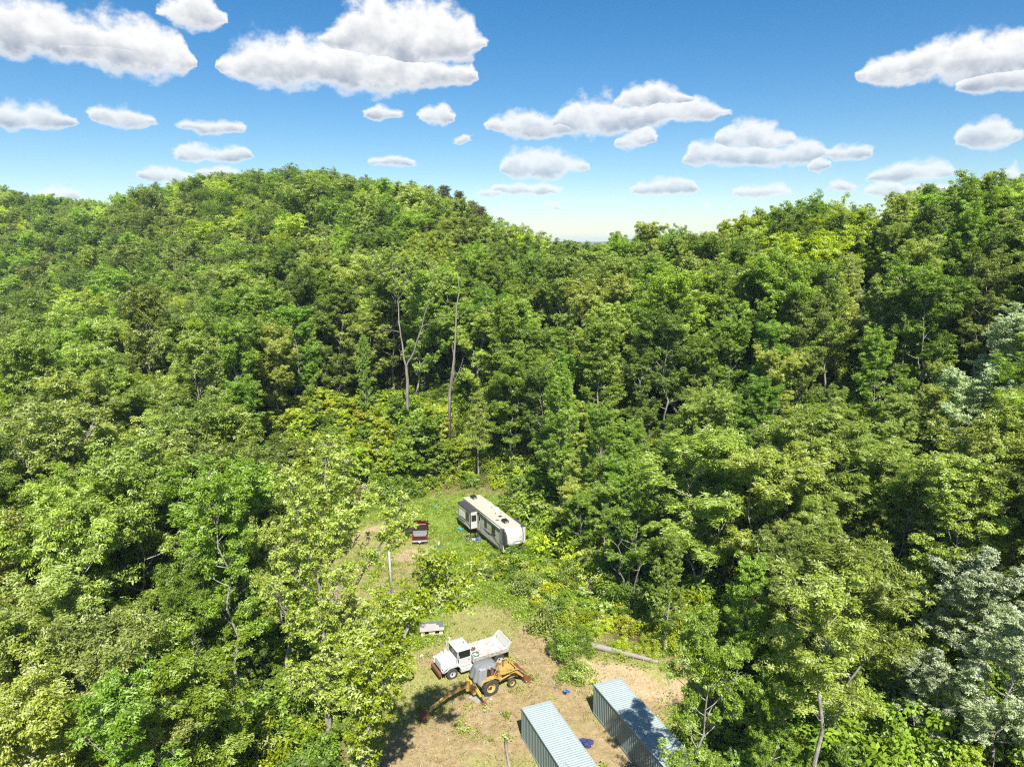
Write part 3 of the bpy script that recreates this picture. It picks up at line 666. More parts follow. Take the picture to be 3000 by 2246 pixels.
key('broad', 4, 2660, 1330, 64, 'yellow', 1.3); key('broad', 5, 1960, 1560, 56, 'bright', .9); key('broad', 1, 2180, 1620, 50, 'bright', .9)
key('silver', 1, 2985, 1760, 40, 'silver', 1.2, label='silvery tree nearest the lower right corner'); key('silver', 0, 2740, 1900, 43, 'silver', 1.2, label='low silvery tree left of the corner tree at the bottom right')
key('silver', 0, 2880, 1600, 47, 'silver', 1.3, label='tallest silvery white-leaved tree above the lower right corner')
key('silver', 1, 2960, 930, 84, 'silver', 1.0, label='silvery leaved tree at the right edge above the wood'); key('silver', 0, 2560, 820, 112, 'silver', 1.05, label='silvery leaved crown on the right slope below the ridge')
key('silver', 1, 2790, 740, 118, 'silver', .95, label='pale silvery crown high on the right slope below the pine')
key('broad', 8, 2330, 1830, 46, 'yellow', 1.1, label='pale yellow-green tree at the bottom edge right of the containers'); key('broad', 2, 2640, 1900, 47, 'sage', 1.0)
key('sparse', 0, 2085, 1770, 37.5, 'bright', 1.0, label='dark green tree overhanging the end of the second container'); key('broad', 4, 2260, 1960, 40, 'bright', .8)
key('sapling', 1, 2480, 1770, 56, 'gold', 1.1, label='small golden green tree glowing in a gap of the right wood')
key('broad', 2, 2600, 900, 104, 'amber', 1.05, label='amber-tinged open crown on the right slope')
key('pine', 1, 2795, 540, 136, 'pine', 1.3, label='lone dark pine on the right skyline')
for px, py, y, k, t in [(2350,560,128,2,'bright'),(2450,565,130,7,'yellow'),(2260,600,132,0,'bright'),(2650,560,130,3,'yellow'),(2920,497,120,4,'yellow'),(2990,520,112,6,'bright'),(2720,530,132,0,'bright'),(2130,650,136,5,'lime'),(2000,655,138,7,'bright'),(1900,648,140,1,'yellow'),(1790,678,142,3,'bright'),(2540,600,124,4,'lime'),(2200,650,128,8,'yellow'),(2870,560,122,5,'deep')]:
    key('broad', k, px, py, y, t, 1.05)
for px, py, y in [(1260,545,222),(1300,540,226),(1345,560,220),(1385,585,216),(1410,605,212),(1240,600,212),(1290,640,206),(1360,640,204),(1220,570,226),(1330,600,212),(1400,690,186),(1280,590,216),(1310,575,220),(1355,590,218),(1375,610,214),(1395,640,206),(1260,575,220),(1320,620,208),(1345,660,200),(1270,620,210)]:
    key('pine', rng.integers(3), px, py, y, 'pine', 1.5)
for px, py, y in [(640,600,270),(760,640,250),(1180,640,215),(690,560,300)]: key('pine', rng.integers(3), px, py, y, 'pine', 1.1)

# the two open trees left of the clearing, drawn limb by limb
GAPS = [(1058, 1540, 1100, 1585), (1272, 1582, 1298, 1610), (1203, 1548, 1258, 1606), (1212, 1812, 1306, 1872), (1132, 1620, 1156, 1740)]   # breaks in the foliage
def limb_tree(limbs, tint, label, seed, npc=34, crad=.27, leaf=(.20, .11), tw=1.0, dens=.085, wood=None):
    g = np.random.default_rng(seed); px, py, y = limbs[0][0][0]; x, _, _z = at_dist(px, py, y); z = Tz(x, y) - .1; o = empty('broadleaf_tree', (x, y, z)); W = Wood(); cen, rad = [], []
    for li, (pts, r0, r1, t0) in enumerate(limbs):
        P = [np.array(at_dist(*q)) - np.array([x, y, z]) for q in pts]
        if li == 0: P[0] = np.zeros(3)
        Pf = []
        for i in range(len(P) - 1):
            for t in (0, .5): Pf.append(P[i] * (1 - t) + P[i + 1] * t + (g.normal(size=3) * .06 if i + t > 0 else 0))
        Pf.append(P[-1]); W.path(Pf, r0, r1, 8 if li == 0 else 6)
        seg = np.array(Pf); cs = np.concatenate([[0], np.cumsum(np.linalg.norm(np.diff(seg, axis=0), axis=1))]); n_ = int(cs[-1] * (1 - t0) / dens)
        for k in range(n_):
            d = cs[-1] * (t0 + (1 - t0) * (k + g.random()) / n_); p = np.array([np.interp(d, cs, seg[:, i]) for i in range(3)])
            e = p + nrm(g.normal(size=3) * np.array([1, 1, .55]) + np.array([0, 0, .25])) * g.uniform(.35, 1.35) * tw
            ex, ey = proj(e[0] + x, e[1] + y, e[2] + z)
            if any(u0 - 6 < ex < u1 + 6 and v0 - 6 < ey < v1 + 6 for u0, v0, u1, v1 in GAPS): continue
            W.path([p, (p + e) / 2 + g.normal(size=3) * .05, e], .022, .008, 4); cen.append(e); rad.append(crad * g.uniform(.7, 1.25))
        if t0 < 1: cen.append(Pf[-1]); rad.append(crad)
    V4, var = leaves(g, np.array(cen), rad, npc, leaf, up=.8, flat=.6)
    link('trunk', new_mesh('trunk', W.mb.v, W.mb.f, [wood or M_bark], True), o); c_ = link('crown', quad_mesh('crown', V4, M_leaf, var), o); c_.color = (*TINT[tint][0], 1); taken.append((x, y, 2.5))
    return tag(o, label, 'tree')
limb_tree([([(965, 2150, 48.6), (955, 2000, 48.8), (948, 1880, 49), (940, 1780, 49.2)], .26, .20, .25), ([(940, 1780, 49.2), (935, 1650, 49.5), (945, 1500, 50), (955, 1380, 50), (965, 1290, 50)], .15, .03, .2),
    ([(940, 1780, 49.2), (915, 1650, 48.5), (885, 1540, 48), (860, 1440, 47.5), (840, 1370, 47.5)], .12, .03, .3), ([(945, 1870, 49), (1000, 1800, 49.5), (1050, 1700, 50), (1090, 1640, 50.5), (1120, 1580, 51), (1150, 1520, 51.5), (1190, 1455, 52)], .15, .03, .5),
    ([(938, 1700, 49.4), (1000, 1600, 51), (1040, 1500, 51.5), (1070, 1420, 52)], .09, .02, .3), ([(1090, 1640, 50.5), (1140, 1605, 50.5), (1180, 1550, 51), (1215, 1505, 51)], .07, .02, .3), ([(948, 1900, 49), (880, 1850, 48), (830, 1780, 47.5), (790, 1700, 47)], .09, .02, .25),
    ([(955, 1990, 48.8), (1010, 1930, 48.5), (1060, 1880, 48.5), (1100, 1850, 48.5)], .07, .02, .3), ([(957, 2050, 48.7), (900, 2000, 48), (860, 1960, 47.5)], .06, .02, .2), ([(952, 1950, 48.9), (1040, 1880, 48.6), (1100, 1800, 48.8), (1130, 1740, 49)], .06, .02, .3), ([(950, 1920, 48.9), (1010, 1840, 49), (1030, 1760, 49.4)], .05, .02, .2), ([(945, 1850, 49), (990, 1750, 48), (1000, 1650, 47.6)], .05, .02, .2), ([(940, 1760, 49.2), (860, 1690, 49.6), (810, 1600, 50)], .05, .02, .2), ([(937, 1640, 49.5), (1000, 1540, 48.6), (1060, 1470, 48.4)], .05, .02, .2), ([(942, 1600, 49.7), (890, 1500, 50.5), (870, 1420, 51)], .06, .02, .3), ([(948, 1470, 50), (1000, 1400, 49), (1030, 1340, 48.5)], .05, .02, .2), ([(958, 2060, 48.7), (1010, 2030, 48.6), (1040, 1980, 48.4)], .05, .02, .2)],
    'yellow', 'open multi-stemmed tree whose branches reach in front of the man and the dark red pickup', 31, dens=.06)
limb_tree([([(1010, 2520, 36.8), (1045, 2300, 37.0), (1072, 2165, 37.3), (1108, 2050, 37.6), (1150, 1950, 38.0), (1186, 1850, 38.3), (1210, 1780, 38.7), (1250, 1712, 39.0), (1290, 1662, 39.2), (1330, 1625, 39.3)], .17, .03, .38), ([(1190, 1840, 38.4), (1250, 1775, 37.9), (1315, 1752, 37.7), (1375, 1762, 37.5)], .06, .02, .3),
    ([(1232, 1742, 38.8), (1300, 1715, 39.7), (1365, 1692, 40.2), (1410, 1680, 40.7)], .06, .02, .2), ([(1186, 1850, 38.3), (1152, 1780, 39.2), (1135, 1720, 39.7)], .05, .02, .2), ([(1150, 1950, 38.0), (1112, 1880, 38.2), (1092, 1820, 38.5)], .05, .02, .2), ([(1110, 2045, 37.6), (1062, 1965, 37.2), (1040, 1905, 36.7)], .05, .02, .2),
    ([(1128, 2000, 37.8), (1160, 1975, 37.5), (1176, 1935, 37.3)], .035, .015, .5), ([(1270, 1690, 39.1), (1250, 1640, 38.3), (1262, 1605, 37.9)], .04, .015, .2), ([(1092, 2105, 37.5), (1050, 2060, 36.9), (1030, 2010, 36.7)], .04, .015, .2)],
    'lime', 'leaning lime green tree just left of the dog house and the white dump truck', 32, dens=.065, tw=.85)

# fill the rest of the wood
cand = []
for s_, r0, r1 in ((5.4, 36, 96), (4.7, 96, 175), (7.2, 175, 620)):
    gxs = np.arange(-420, 420, s_); gys = np.arange(20, 620, s_); X, Y = np.meshgrid(gxs, gys)
    X = X + rng.uniform(-.42, .42, X.shape) * s_; Y = Y + rng.uniform(-.42, .42, X.shape) * s_
    r = np.hypot(X, Y); px = 1500 + FPX * X / np.maximum(Y, 1) ; m_ = (r >= r0) & (r < r1) & (px > -500) & (px < 3500) & (r < ridge_r(px) + 26)
    cand += list(zip(X[m_], Y[m_]))
cand = np.array(cand); cz = T(cand[:, 0], cand[:, 1]); rr = np.hypot(cand[:, 0], cand[:, 1]); cpx = 1500 + FPX * cand[:, 0] / cand[:, 1]
clear_m = inpoly(cand[:, 0], cand[:, 1], CLEAR)
order = np.argsort(rr); tk = np.array(taken)
indiv, far = 0, []
for i in order:
    x, y = cand[i]; r = rr[i]; px = cpx[i]; z = cz[i]
    if clear_m[i] or under_zone(px, r) or (px > 2620 and r < 54): continue
    if r < 200 and (np.hypot(tk[:, 0] - x, tk[:, 1] - y) < tk[:, 2]).any(): continue
    h = rng.normal(21.5, 2.6) if r < 170 else rng.normal(19.5, 2.4)
    if r < 60: h = rng.normal(18.5, 3)
    h = float(np.clip(h, 12, 27)); w = float(rng.uniform(1.0, 1.35) if r < 96 else rng.uniform(.85, 1.2))
    tpx, tpy = proj(x, y, z + h); lim = sky_y(tpx) + rng.uniform(-6, 16)
    if tpy < lim:
        zt = CAM_H + (ray(tpx, lim)[2] / ray(tpx, lim)[1]) * y; h = zt - z
        if h < 9: continue
    # the left and right foreground keep their canopy line
    if r < 100:
        cl = np.interp(px, [-400, 0, 500, 800, 1000, 1800, 2100, 2500, 3000, 3400], [1000, 950, 960, 1000, 1280, 1150, 1120, 1150, 900, 850]) + (100 - r) * np.interp(px, [0, 1000, 1700, 2300, 3000], [8.5, 9, 10, 9, 9])
        cl += rng.normal(0, 45)
        if tpy < cl:
            zt = CAM_H + (ray(tpx, cl)[2] / ray(tpx, cl)[1]) * y; h = zt - z
            if h < 8: continue
    if r < 112 and crown_hits(x, y, z, h, 4.2 * w * h / 21): continue
    hw_ = 3.6 * w * h / 21 / math.hypot(y, 0) * FPX
    if any(r < hr - 2 and abs(tpx - hx_) < hw_ * .75 and proj(x, y, z + h * .97)[1] < hy_ for hx_, hy_, hr in heroes): continue
    u = rng.random()
    if px > 2250 and r < 115: tint = 'silver' if (px > 2850 and r > 78 and u < .3) else 'yellow' if u < .55 else 'bright' if u < .8 else 'olive'
    elif px < 700 and r < 115: tint = 'yellow' if u < .45 else 'olive' if u < .65 else 'bright' if u < .9 else 'sage'
    elif 1345 < px < 2250 and r < 130: tint = 'bright' if u < .5 else 'yellow' if u < .85 else 'deep'
    else: tint = 'bright' if u < .38 else 'olive' if u < .56 else 'yellow' if u < .74 else 'deep' if u < .86 else 'lime' if u < .92 else 'sage'
    if indiv < 236 and -120 < px < 3120:
        kind = 'silver' if tint in ('silver',) else 'sparse' if rng.random() < (.32 if r < 85 else .06) else 'broad'
        add_tree(kind, rng.integers(9), x, y, h, w, tint); indiv += 1
    elif r < 60: continue
    else: far.append((x, y, z, h, w * (1.3 if r > 190 else 1.0), tint))

# the wood beyond: too many to count, one mass
FT = ['bright', 'deep', 'lime', 'olive', 'sage', 'yellow']
LM = {(t, q): leaf_material(f'far_leaf_{t}_{q}', fixed=tuple(u * q for u in TINT[t][0])) for t in FT for q in (.85, 1.2)}
def kinds_collection(name, protos):
    cc, ct = bpy.data.collections.new(name + '_crowns'), bpy.data.collections.new(name + '_trunks'); k = 0
    for t in FT:
        for v, (tm, cm, H0) in enumerate(protos):
            oc = bpy.data.objects.new(f'{name}_crown_{k:03d}', cm); cc.objects.link(oc); oc.material_slots[0].link = 'OBJECT'; oc.material_slots[0].material = LM[(t, (.85, 1.2)[v % 2])]
            ot = bpy.data.objects.new(f'{name}_trunk_{k:03d}', tm); ct.objects.link(ot); k += 1
    return cc, ct
FARP = [make_tree(700 + v, H=20, Rc=[4.6, 4.0, 5.0, 3.8][v], cb=[.26, .32, .24, .28][v], nl=22, nsec=3, ntw=2, tw=1.0, crad=.58, npc=24, leaf=(.36, .2), stems=1 + (v == 2), tr=.2, comb=.3) for v in range(4)]
def forest_stuff(name, rows, protos, label, cat):
    cols = kinds_collection(name, protos); n_ = len(rows); npz = len(protos)
    which = rng.integers(0, npz, n_); h0 = np.array([p[2] for p in protos])[which]
    idx = np.array([FT.index(r_[5] if r_[5] in FT else 'sage') for r_ in rows]) * npz + which
    pts = np.array([(r_[0], r_[1], r_[2] - .1) for r_ in rows]); hh_ = np.array([r_[3] for r_ in rows]); ww = np.array([r_[4] for r_ in rows])
    rot = np.zeros((n_, 3)); rot[:, 2] = rng.uniform(0, 6.283, n_); scl = np.column_stack([ww * hh_ / h0, ww * hh_ / h0, hh_ / h0])
    me = bpy.data.meshes.new(name); me.vertices.add(n_); me.vertices.foreach_set('co', np.asarray(pts, np.float32).ravel())
    for nm, ty, data, key_ in (('kind_index', 'INT', np.asarray(idx, np.int32), 'value'), ('turn', 'FLOAT_VECTOR', np.asarray(rot, np.float32).ravel(), 'vector'), ('size', 'FLOAT_VECTOR', np.asarray(scl, np.float32).ravel(), 'vector')):
        a = me.attributes.new(nm, ty, 'POINT'); a.data.foreach_set(key_, data)
    me.update(); o = link(name, me)
    ng = bpy.data.node_groups.new(name, 'GeometryNodeTree')
    ng.interface.new_socket('Geometry', in_out='INPUT', socket_type='NodeSocketGeometry'); ng.interface.new_socket('Geometry', in_out='OUTPUT', socket_type='NodeSocketGeometry')
    a, z_, jn = ng.nodes.new('NodeGroupInput'), ng.nodes.new('NodeGroupOutput'), ng.nodes.new('GeometryNodeJoinGeometry'); L_ = ng.links
    def na(nm, ty): q = ng.nodes.new('GeometryNodeInputNamedAttribute'); q.data_type = ty; q.inputs[0].default_value = nm; return [s_ for s_ in q.outputs if s_.enabled and s_.name == 'Attribute'][0]
    e2r = ng.nodes.new('FunctionNodeEulerToRotation'); L_.new(na('turn', 'FLOAT_VECTOR'), e2r.inputs[0]); ki = na('kind_index', 'INT'); sz = na('size', 'FLOAT_VECTOR')
    for cl in cols:
        ip = ng.nodes.new('GeometryNodeInstanceOnPoints'); ci = ng.nodes.new('GeometryNodeCollectionInfo')
        ci.inputs['Collection'].default_value = cl; ci.inputs['Separate Children'].default_value = True; ci.inputs['Reset Children'].default_value = True
        L_.new(a.outputs[0], ip.inputs['Points']); L_.new(ci.outputs[0], ip.inputs['Instance']); ip.inputs['Pick Instance'].default_value = True
        L_.new(ki, ip.inputs['Instance Index']); L_.new(e2r.outputs[0], ip.inputs['Rotation']); L_.new(sz, ip.inputs['Scale']); L_.new(ip.outputs[0], jn.inputs[0])
    L_.new(jn.outputs[0], z_.inputs[0])
    md = o.modifiers.new('scatter', 'NODES'); md.node_group = ng
    return tag(o, label, cat, kind='stuff')
mid_rows = [r_ for r_ in far if math.hypot(r_[0], r_[1]) < 190]; far_rows = [r_ for r_ in far if math.hypot(r_[0], r_[1]) >= 190]
forest_stuff('hillside_forest', mid_rows, BROAD, 'dense green broadleaf forest on the nearer slopes behind the edge trees', 'forest')
forest_stuff('distant_forest', far_rows, FARP, 'mixed green broadleaf forest covering the hills beyond the clearing', 'forest')
# undergrowth on the forest floor
PROTO_U = SHRUB + SAPL; ug = []
while len(ug) < 2600:
    px = rng.uniform(-350, 3350); r = 38 + 105 * math.sqrt(rng.random()); a_ = math.atan2(px - 1500, FPX); x, y = r * math.sin(a_), r * math.cos(a_)
    if inpoly(np.array([x]), np.array([y]), CLEAR)[0] or blob(np.array([x]), np.array([y]), [(-20, 88, 10, 9, 0), (-17, 66, 5, 8, 0), (9, 54, 6, 5, -25)])[0] > .2: continue
    if y > 100 and 680 < px < 1460 and r < 112: continue
    h = rng.uniform(1.6, 4.2); zz = 0.0
    if r < 112 and crown_hits(x, y, Tz(x, y), h, 1.5): continue
    ug.append((x, y, 0, h, rng.uniform(.9, 1.4), ['bright', 'lime', 'deep', 'bright', 'olive'][rng.integers(5)]))
uz = T(np.array([u_[0] for u_ in ug]), np.array([u_[1] for u_ in ug])); ug = [(u_[0], u_[1], float(uz[i]), *u_[3:]) for i, u_ in enumerate(ug)]
forest_stuff('undergrowth', ug, PROTO_U, 'leafy green undergrowth covering the forest floor', 'undergrowth')
print('TREES indiv', indiv, 'far', len(far))

# saplings and shrubs: the brush behind and around the clearing
def brush(n_, fn, kinds, tints, hr, wr=(.9, 1.3), gap=1.2):
    pts = []; tries = 0
    while len(pts) < n_ and tries < n_ * 40:
        tries += 1; x, y = fn()
        if y < 62 and -11.8 < x < 4 and inpoly(np.array([x + .8]), np.array([y]), CLEAR)[0]: continue
        if any((x - a) ** 2 + (y - b_) ** 2 < gap * gap for a, b_ in pts): continue
        kd, ix = kinds[rng.integers(len(kinds))]; h = rng.uniform(*hr); z_ = Tz(x, y); tp = proj(x, y, z_ + h); lim_ = np.interp(tp[0], [690, 900, 1050, 1180, 1345, 1420, 1500], [1010, 1085, 1120, 1150, 1195, 1230, 1250])
        if y > 98 and tp[1] < lim_:
            h = CAM_H + ray(tp[0], lim_)[2] / ray(tp[0], lim_)[1] * y - z_
            if h < 1.2: continue
        pts.append((x, y)); add_tree(kd, ix if ix >= 0 else int(rng.integers(9)), x, y, h, rng.uniform(*wr), tints[rng.integers(len(tints))])
def polar(p0, p1, r0, r1):
    def f():
        px = rng.uniform(p0, p1); r = rng.uniform(r0, r1); a = math.atan2(px - 1500, FPX); return r * math.sin(a), r * math.cos(a)
    return f
def along(P, sd):
    def f():
        k = rng.integers(len(P) - 1); t = rng.random(); return P[k][0] + (P[k + 1][0] - P[k][0]) * t + rng.normal() * sd, P[k][1] + (P[k + 1][1] - P[k][1]) * t + rng.normal() * sd
    return f
brush(95, polar(690, 1345, 103.5, 128), [('sapling', 0), ('sapling', 1), ('sapling', 2)], ['lime', 'bright', 'lime', 'gold', 'lime', 'bright'], (3.5, 7.5), gap=2.3)
brush(70, polar(690, 1500, 101.5, 116), [('shrub', -1)], ['lime', 'bright', 'gold'], (1.6, 3.0), gap=1.4)
brush(22, along([(2.5, 97), (5.5, 90), (6, 82), (7, 74)], 1.0), [('sapling', 0), ('sapling', 2), ('shrub', 2)], ['bright', 'lime', 'deep'], (2.6, 5.0), gap=1.6)
brush(52, along([(3.2, 82), (3.4, 74), (4.2, 68), (5.2, 63)], .95), [('shrub', -1)], ['lime', 'bright', 'bright', 'gold', 'sage'], (1.1, 2.4), gap=.95)
brush(9, along([(4.6, 60), (5.4, 57.6), (6.4, 56.6)], .5), [('shrub', 4), ('shrub', 3)], ['bright', 'sage'], (.9, 1.5), gap=.9)
brush(40, along([(7.5, 64), (10, 62.5), (13, 60.5), (16, 57.5)], 1.0), [('shrub', -1)], ['lime', 'gold', 'bright', 'lime'], (1.0, 1.9), gap=1.15)
brush(7, along([(9.5, 57.4), (13, 55.6)], .35), [('shrub', 3)], ['gold', 'lime'], (.5, .8), gap=.8)
brush(26, along([(-2.5, 76.5), (1.5, 75), (2.5, 71)], 1.5), [('shrub', 0), ('shrub', 1), ('shrub', 3)], ['bright', 'deep', 'lime'], (.7, 1.5), gap=1.0)
brush(34, along([(-14, 62), (-21, 60), (-24, 68), (-26, 78), (-28, 90), (-20, 99), (-14, 101)], 1.4), [('shrub', -1), ('sapling', 0)], ['lime', 'bright', 'yellow'], (1.4, 3.2), gap=1.5)
brush(46, along([(-14, 44), (-20, 48), (-26, 56), (-30, 46), (-36, 52)], 3.2), [('sapling', -1), ('shrub', 2)], ['bright', 'lime', 'deep'], (2.5, 5), gap=2.2)
brush(40, along([(16, 44), (20, 50), (24, 60), (18, 68), (14, 78), (30, 50)], 2.6), [('sapling', -1), ('shrub', 2)], ['bright', 'deep', 'lime'], (2.5, 5), gap=2.2)

# bare trunks standing in the wood edge
def snag(name, limbs, label, cat='dead tree'):
    b0 = limbs[0][0][0]; px, py, y = b0[0], b0[1], b0[2]; x, _, z = at_dist(px, py, y); zt = Tz(x, y); o = empty(name, (x, y, zt - .1))
    first = True
    for pts, r0, r1 in limbs:
        P = []
        for q in pts:
            X, Y, Z = at_dist(q[0], q[1], q[2]); P.append((X - x, Y - y, Z - zt + .1))
        if first: P[0] = (P[0][0], P[0][1], 0.0)
        k = len(P); mb = MB(); mb.tube(P, [.72 * (r0 + (r1 - r0) * i / (k - 1)) for i in range(k)], 8); mb.build('trunk' if first else 'limb', M_snag, o, smooth=True); first = False
    return tag(o, label, cat)
D = 117
limb_tree([([(1192, 1150, D), (1193, 1110, D), (1190, 1072, D)], .27, .23, 1.0), ([(1190, 1075, D), (1180, 1030, D), (1174, 985, D + .5), (1168, 945, D + .5), (1168, 900, D + 1), (1160, 850, D + 1), (1150, 780, D + 1), (1146, 725, D + 1)], .17, .03, .62),
    ([(1190, 1075, D), (1205, 1045, D), (1222, 1005, D - .5), (1234, 960, D - .5), (1246, 915, D - 1), (1262, 880, D - 1), (1275, 820, D - 1), (1270, 770, D)], .17, .03, .68), ([(1169, 972, D + .5), (1150, 968, D + .5), (1128, 966, D + .8), (1110, 952, D + 1)], .07, .02, 1.0),
    ([(1236, 958, D - .5), (1255, 950, D - 1), (1275, 940, D - 1), (1300, 925, D - 1)], .07, .02, .9), ([(1182, 1045, D), (1172, 1030, D), (1168, 1022, D)], .04, .015, 1.0), ([(1166, 880, D + 1), (1200, 820, D), (1220, 760, D)], .06, .02, .3), ([(1160, 850, D + 1), (1120, 800, D + 2), (1100, 750, D + 2)], .06, .02, .3), ([(1262, 880, D - 1), (1300, 840, D - 1), (1320, 800, D - 1)], .05, .02, .3), ([(1220, 760, D), (1240, 720, D + 1), (1236, 700, D + 1)], .05, .02, .1)],
    'yellow', 'forked tree with two bare grey arms and a thin leafy top at the wood edge', 41, dens=.05, npc=30, wood=M_snag, tw=1.15)
snag('dead_tree', [([(1314, 1195, 112), (1317, 1150, 112), (1323, 1108, 112), (1330, 1050, 112), (1335, 970, 112), (1337, 900, 112), (1346, 850, 112), (1340, 800, 112)], .36, .07), ([(1340, 930, 112), (1352, 922, 112), (1372, 905, 112)], .07, .02),
    ([(1325, 1130, 112), (1335, 1110, 112), (1352, 1068, 112), (1357, 1048, 112)], .09, .03)], 'tallest straight grey snag right of the forked bare tree')
snag('dead_tree', [([(1392, 1112, 118), (1400, 1075, 118), (1407, 1030, 118), (1412, 1000, 118), (1422, 950, 118), (1427, 880, 118), (1423, 852, 118)], .30, .06), ([(1405, 1040, 118), (1413, 1010, 118)], .1, .05), ([(1424, 930, 118), (1432, 910, 118), (1434, 890, 118)], .06, .02)],
    'broken tan snag with peeling bark behind the trailer')
snag('dead_tree', [([(1386, 1092, 118), (1385, 1060, 118), (1388, 1030, 118)], .13, .05)], 'short broken stub beside the tan snag')
snag('dead_tree', [([(20, 1142, 74), (110, 1128, 74), (190, 1122, 74), (240, 1124, 74)], .06, .02), ([(110, 1141, 74), (150, 1130, 74), (190, 1122, 74)], .04, .02)], 'bare pale branch sticking out of the crowns at the left edge', 'branch') if False else None

brush(34, polar(2200, 3100, 44, 62), [('sapling', -1), ('shrub', 2)], ['bright', 'deep', 'lime'], (2.5, 5.5), gap=2.0)

brush(20, along([(-3.0, 92.4), (-.2, 86.8), (2.4, 81.6)], .45), [('shrub', -1), ('sapling', 2)], ['bright', 'lime', 'deep'], (1.3, 2.8), gap=1.0)
brush(14, along([(-1.5, 77.6), (1.5, 77.8), (3, 79)], .7), [('shrub', 3), ('shrub', 1), ('shrub', 0)], ['bright', 'lime'], (.7, 1.5), gap=.9)
brush(12, along([(-10.5, 66.5), (-6.5, 68.5), (-4.5, 72)], .9), [('shrub', 3), ('shrub', 1)], ['lime', 'bright'], (.5, 1.1), gap=1.0)

# ------------------------------------------------------------------ things in the clearing
def rusty(c): return c
# --- shipping containers
def container(loc, ang, label):
    o = empty('shipping_container', loc, ang); L, Wd, Hh = 12.19, 2.44, 2.59; P_ = .18
    def corr(n_, pitch, depth, x0, fn, mat, name):
        v, f = [], []; x = x0; xs = []
        while x < x0 + n_ - 1e-6:
            for dx, d in ((0, 0), (.26, 0), (.50, 1), (.76, 1)):
                if x + dx * pitch <= x0 + n_: xs.append((x + dx * pitch, d * depth))
            x += pitch
        xs.append((x0 + n_, 0))
        for q, d in xs: v += fn(q, d)
        for i in range(len(xs) - 1): f.append((2 * i, 2 * i + 2, 2 * i + 3, 2 * i + 1))
        return link(name, new_mesh(name, v, f, [mat]), o)
    corr(L - 2 * P_, .278, .045, P_, lambda q, d: [(q, .03 + d, .16), (q, .03 + d, Hh - .07)], M_contshade, 'side_panel')
    corr(L - 2 * P_, .278, .045, P_, lambda q, d: [(q, Wd - .03 - d, .16), (q, Wd - .03 - d, Hh - .07)], M_contshade, 'side_panel')
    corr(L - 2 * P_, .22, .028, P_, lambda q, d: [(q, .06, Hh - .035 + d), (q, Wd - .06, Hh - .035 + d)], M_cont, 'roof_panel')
    corr(Wd - .28, .278, .045, .14, lambda q, d: [(.03 + d, q, .16), (.03 + d, q, Hh - .07)], M_contshade, 'end_panel')
    for y in (0, Wd - .07): MB().box(P_, L - P_, y, y + .07, Hh - .075, Hh - .004).build('top_rail', M_cont, o); MB().box(P_, L - P_, y + .002, y + .068, .0, .16).build('bottom_rail', M_contshade, o)
    for x in (0, L - .185): MB().box(x, x + .185, .162, Wd - .162, Hh - .12, Hh - .006).build('header', M_cont, o); MB().box(x, x + .1, .16, Wd - .16, 0, .15).build('sill', M_contshade, o)
    for x in (0, L - .16):
        for y in (0, Wd - .16):
            MB().box(x + .003, x + .157, y + .003, y + .157, .12, Hh - .12).build('corner_post', M_contshade, o)
            for z in (0, Hh - .12): MB().box(x - .004, x + .165, y - .004, y + .165, z, z + .124).build('corner_casting', M_cont, o)
    for y0 in (.17, 1.225):
        d = MB().box(L - .09, L - .045, y0, y0 + 1.045, .16, Hh - .13).build('door', M_contshade, o)
        for yy in (.3, .75): MB().tube([(L - .02, y0 + yy, .12), (L - .02, y0 + yy, Hh - .1)], .018, 6).build('lock_rod', M_steel, d)
    MB().box(P_, L - P_, .08, Wd - .08, .1, .15).build('floor', M_wood, o)
    return tag(o, label, 'container', 'shipping containers at the bottom of the clearing')
ca = math.atan2(-.928, .372)
container((.7, 48.06, Tz(2, 44) - .01), ca, 'pale mint corrugated shipping container in full sun, left of the pair')
container((6.47, 50.77, Tz(9, 46) - .01), math.atan2(-.926, .377), 'mint shipping container dappled with tree shade, right of the pair')

def wheel(parent, x, y, z, r, w, mat_rim, dish=.5, lugs=0, name='wheel'):
    s_ = 1 if y > 0 else -1
    hub = MB().lathe([(0, s_ * w * .36), (r * .13, s_ * w * .36), (r * .16, s_ * w * .22), (r * .16, -s_ * w * .2), (0, -s_ * w * .2)], n=12).build(name, M_dark, parent, (x, y, z))
    ty = MB().lathe([(r * .58, -w * .42), (r * .72, -w * .5), (r * .93, -w * .46), (r, -w * .34), (r, w * .34), (r * .93, w * .46), (r * .72, w * .5), (r * .58, w * .42), (r * .58, -w * .42)], n=28)
    if lugs:
        for k in range(lugs):
            for sd in (-1, 1):
                a = 2 * math.pi * (k + .5 * (sd > 0)) / lugs; c_, q = math.cos(a), math.sin(a); a2 = a + .16; c2, q2 = math.cos(a2), math.sin(a2)
                ty.beam((c_ * r, sd * w * .44, q * r), (c2 * r * 1.005, sd * w * .02, q2 * r * 1.005), .07, .06)
    ty.build('tyre', M_rubber, hub, smooth=not lugs)
    MB().lathe([(r * .585, s_ * w * .40), (r * .52, s_ * w * .38), (r * .46, s_ * w * (.38 - dish * .5)), (r * .2, s_ * w * (.36 - dish * .5)), (r * .16, s_ * w * .2), (0, s_ * w * .2)], n=24).build('rim', mat_rim, hub, smooth=True)
    return hub

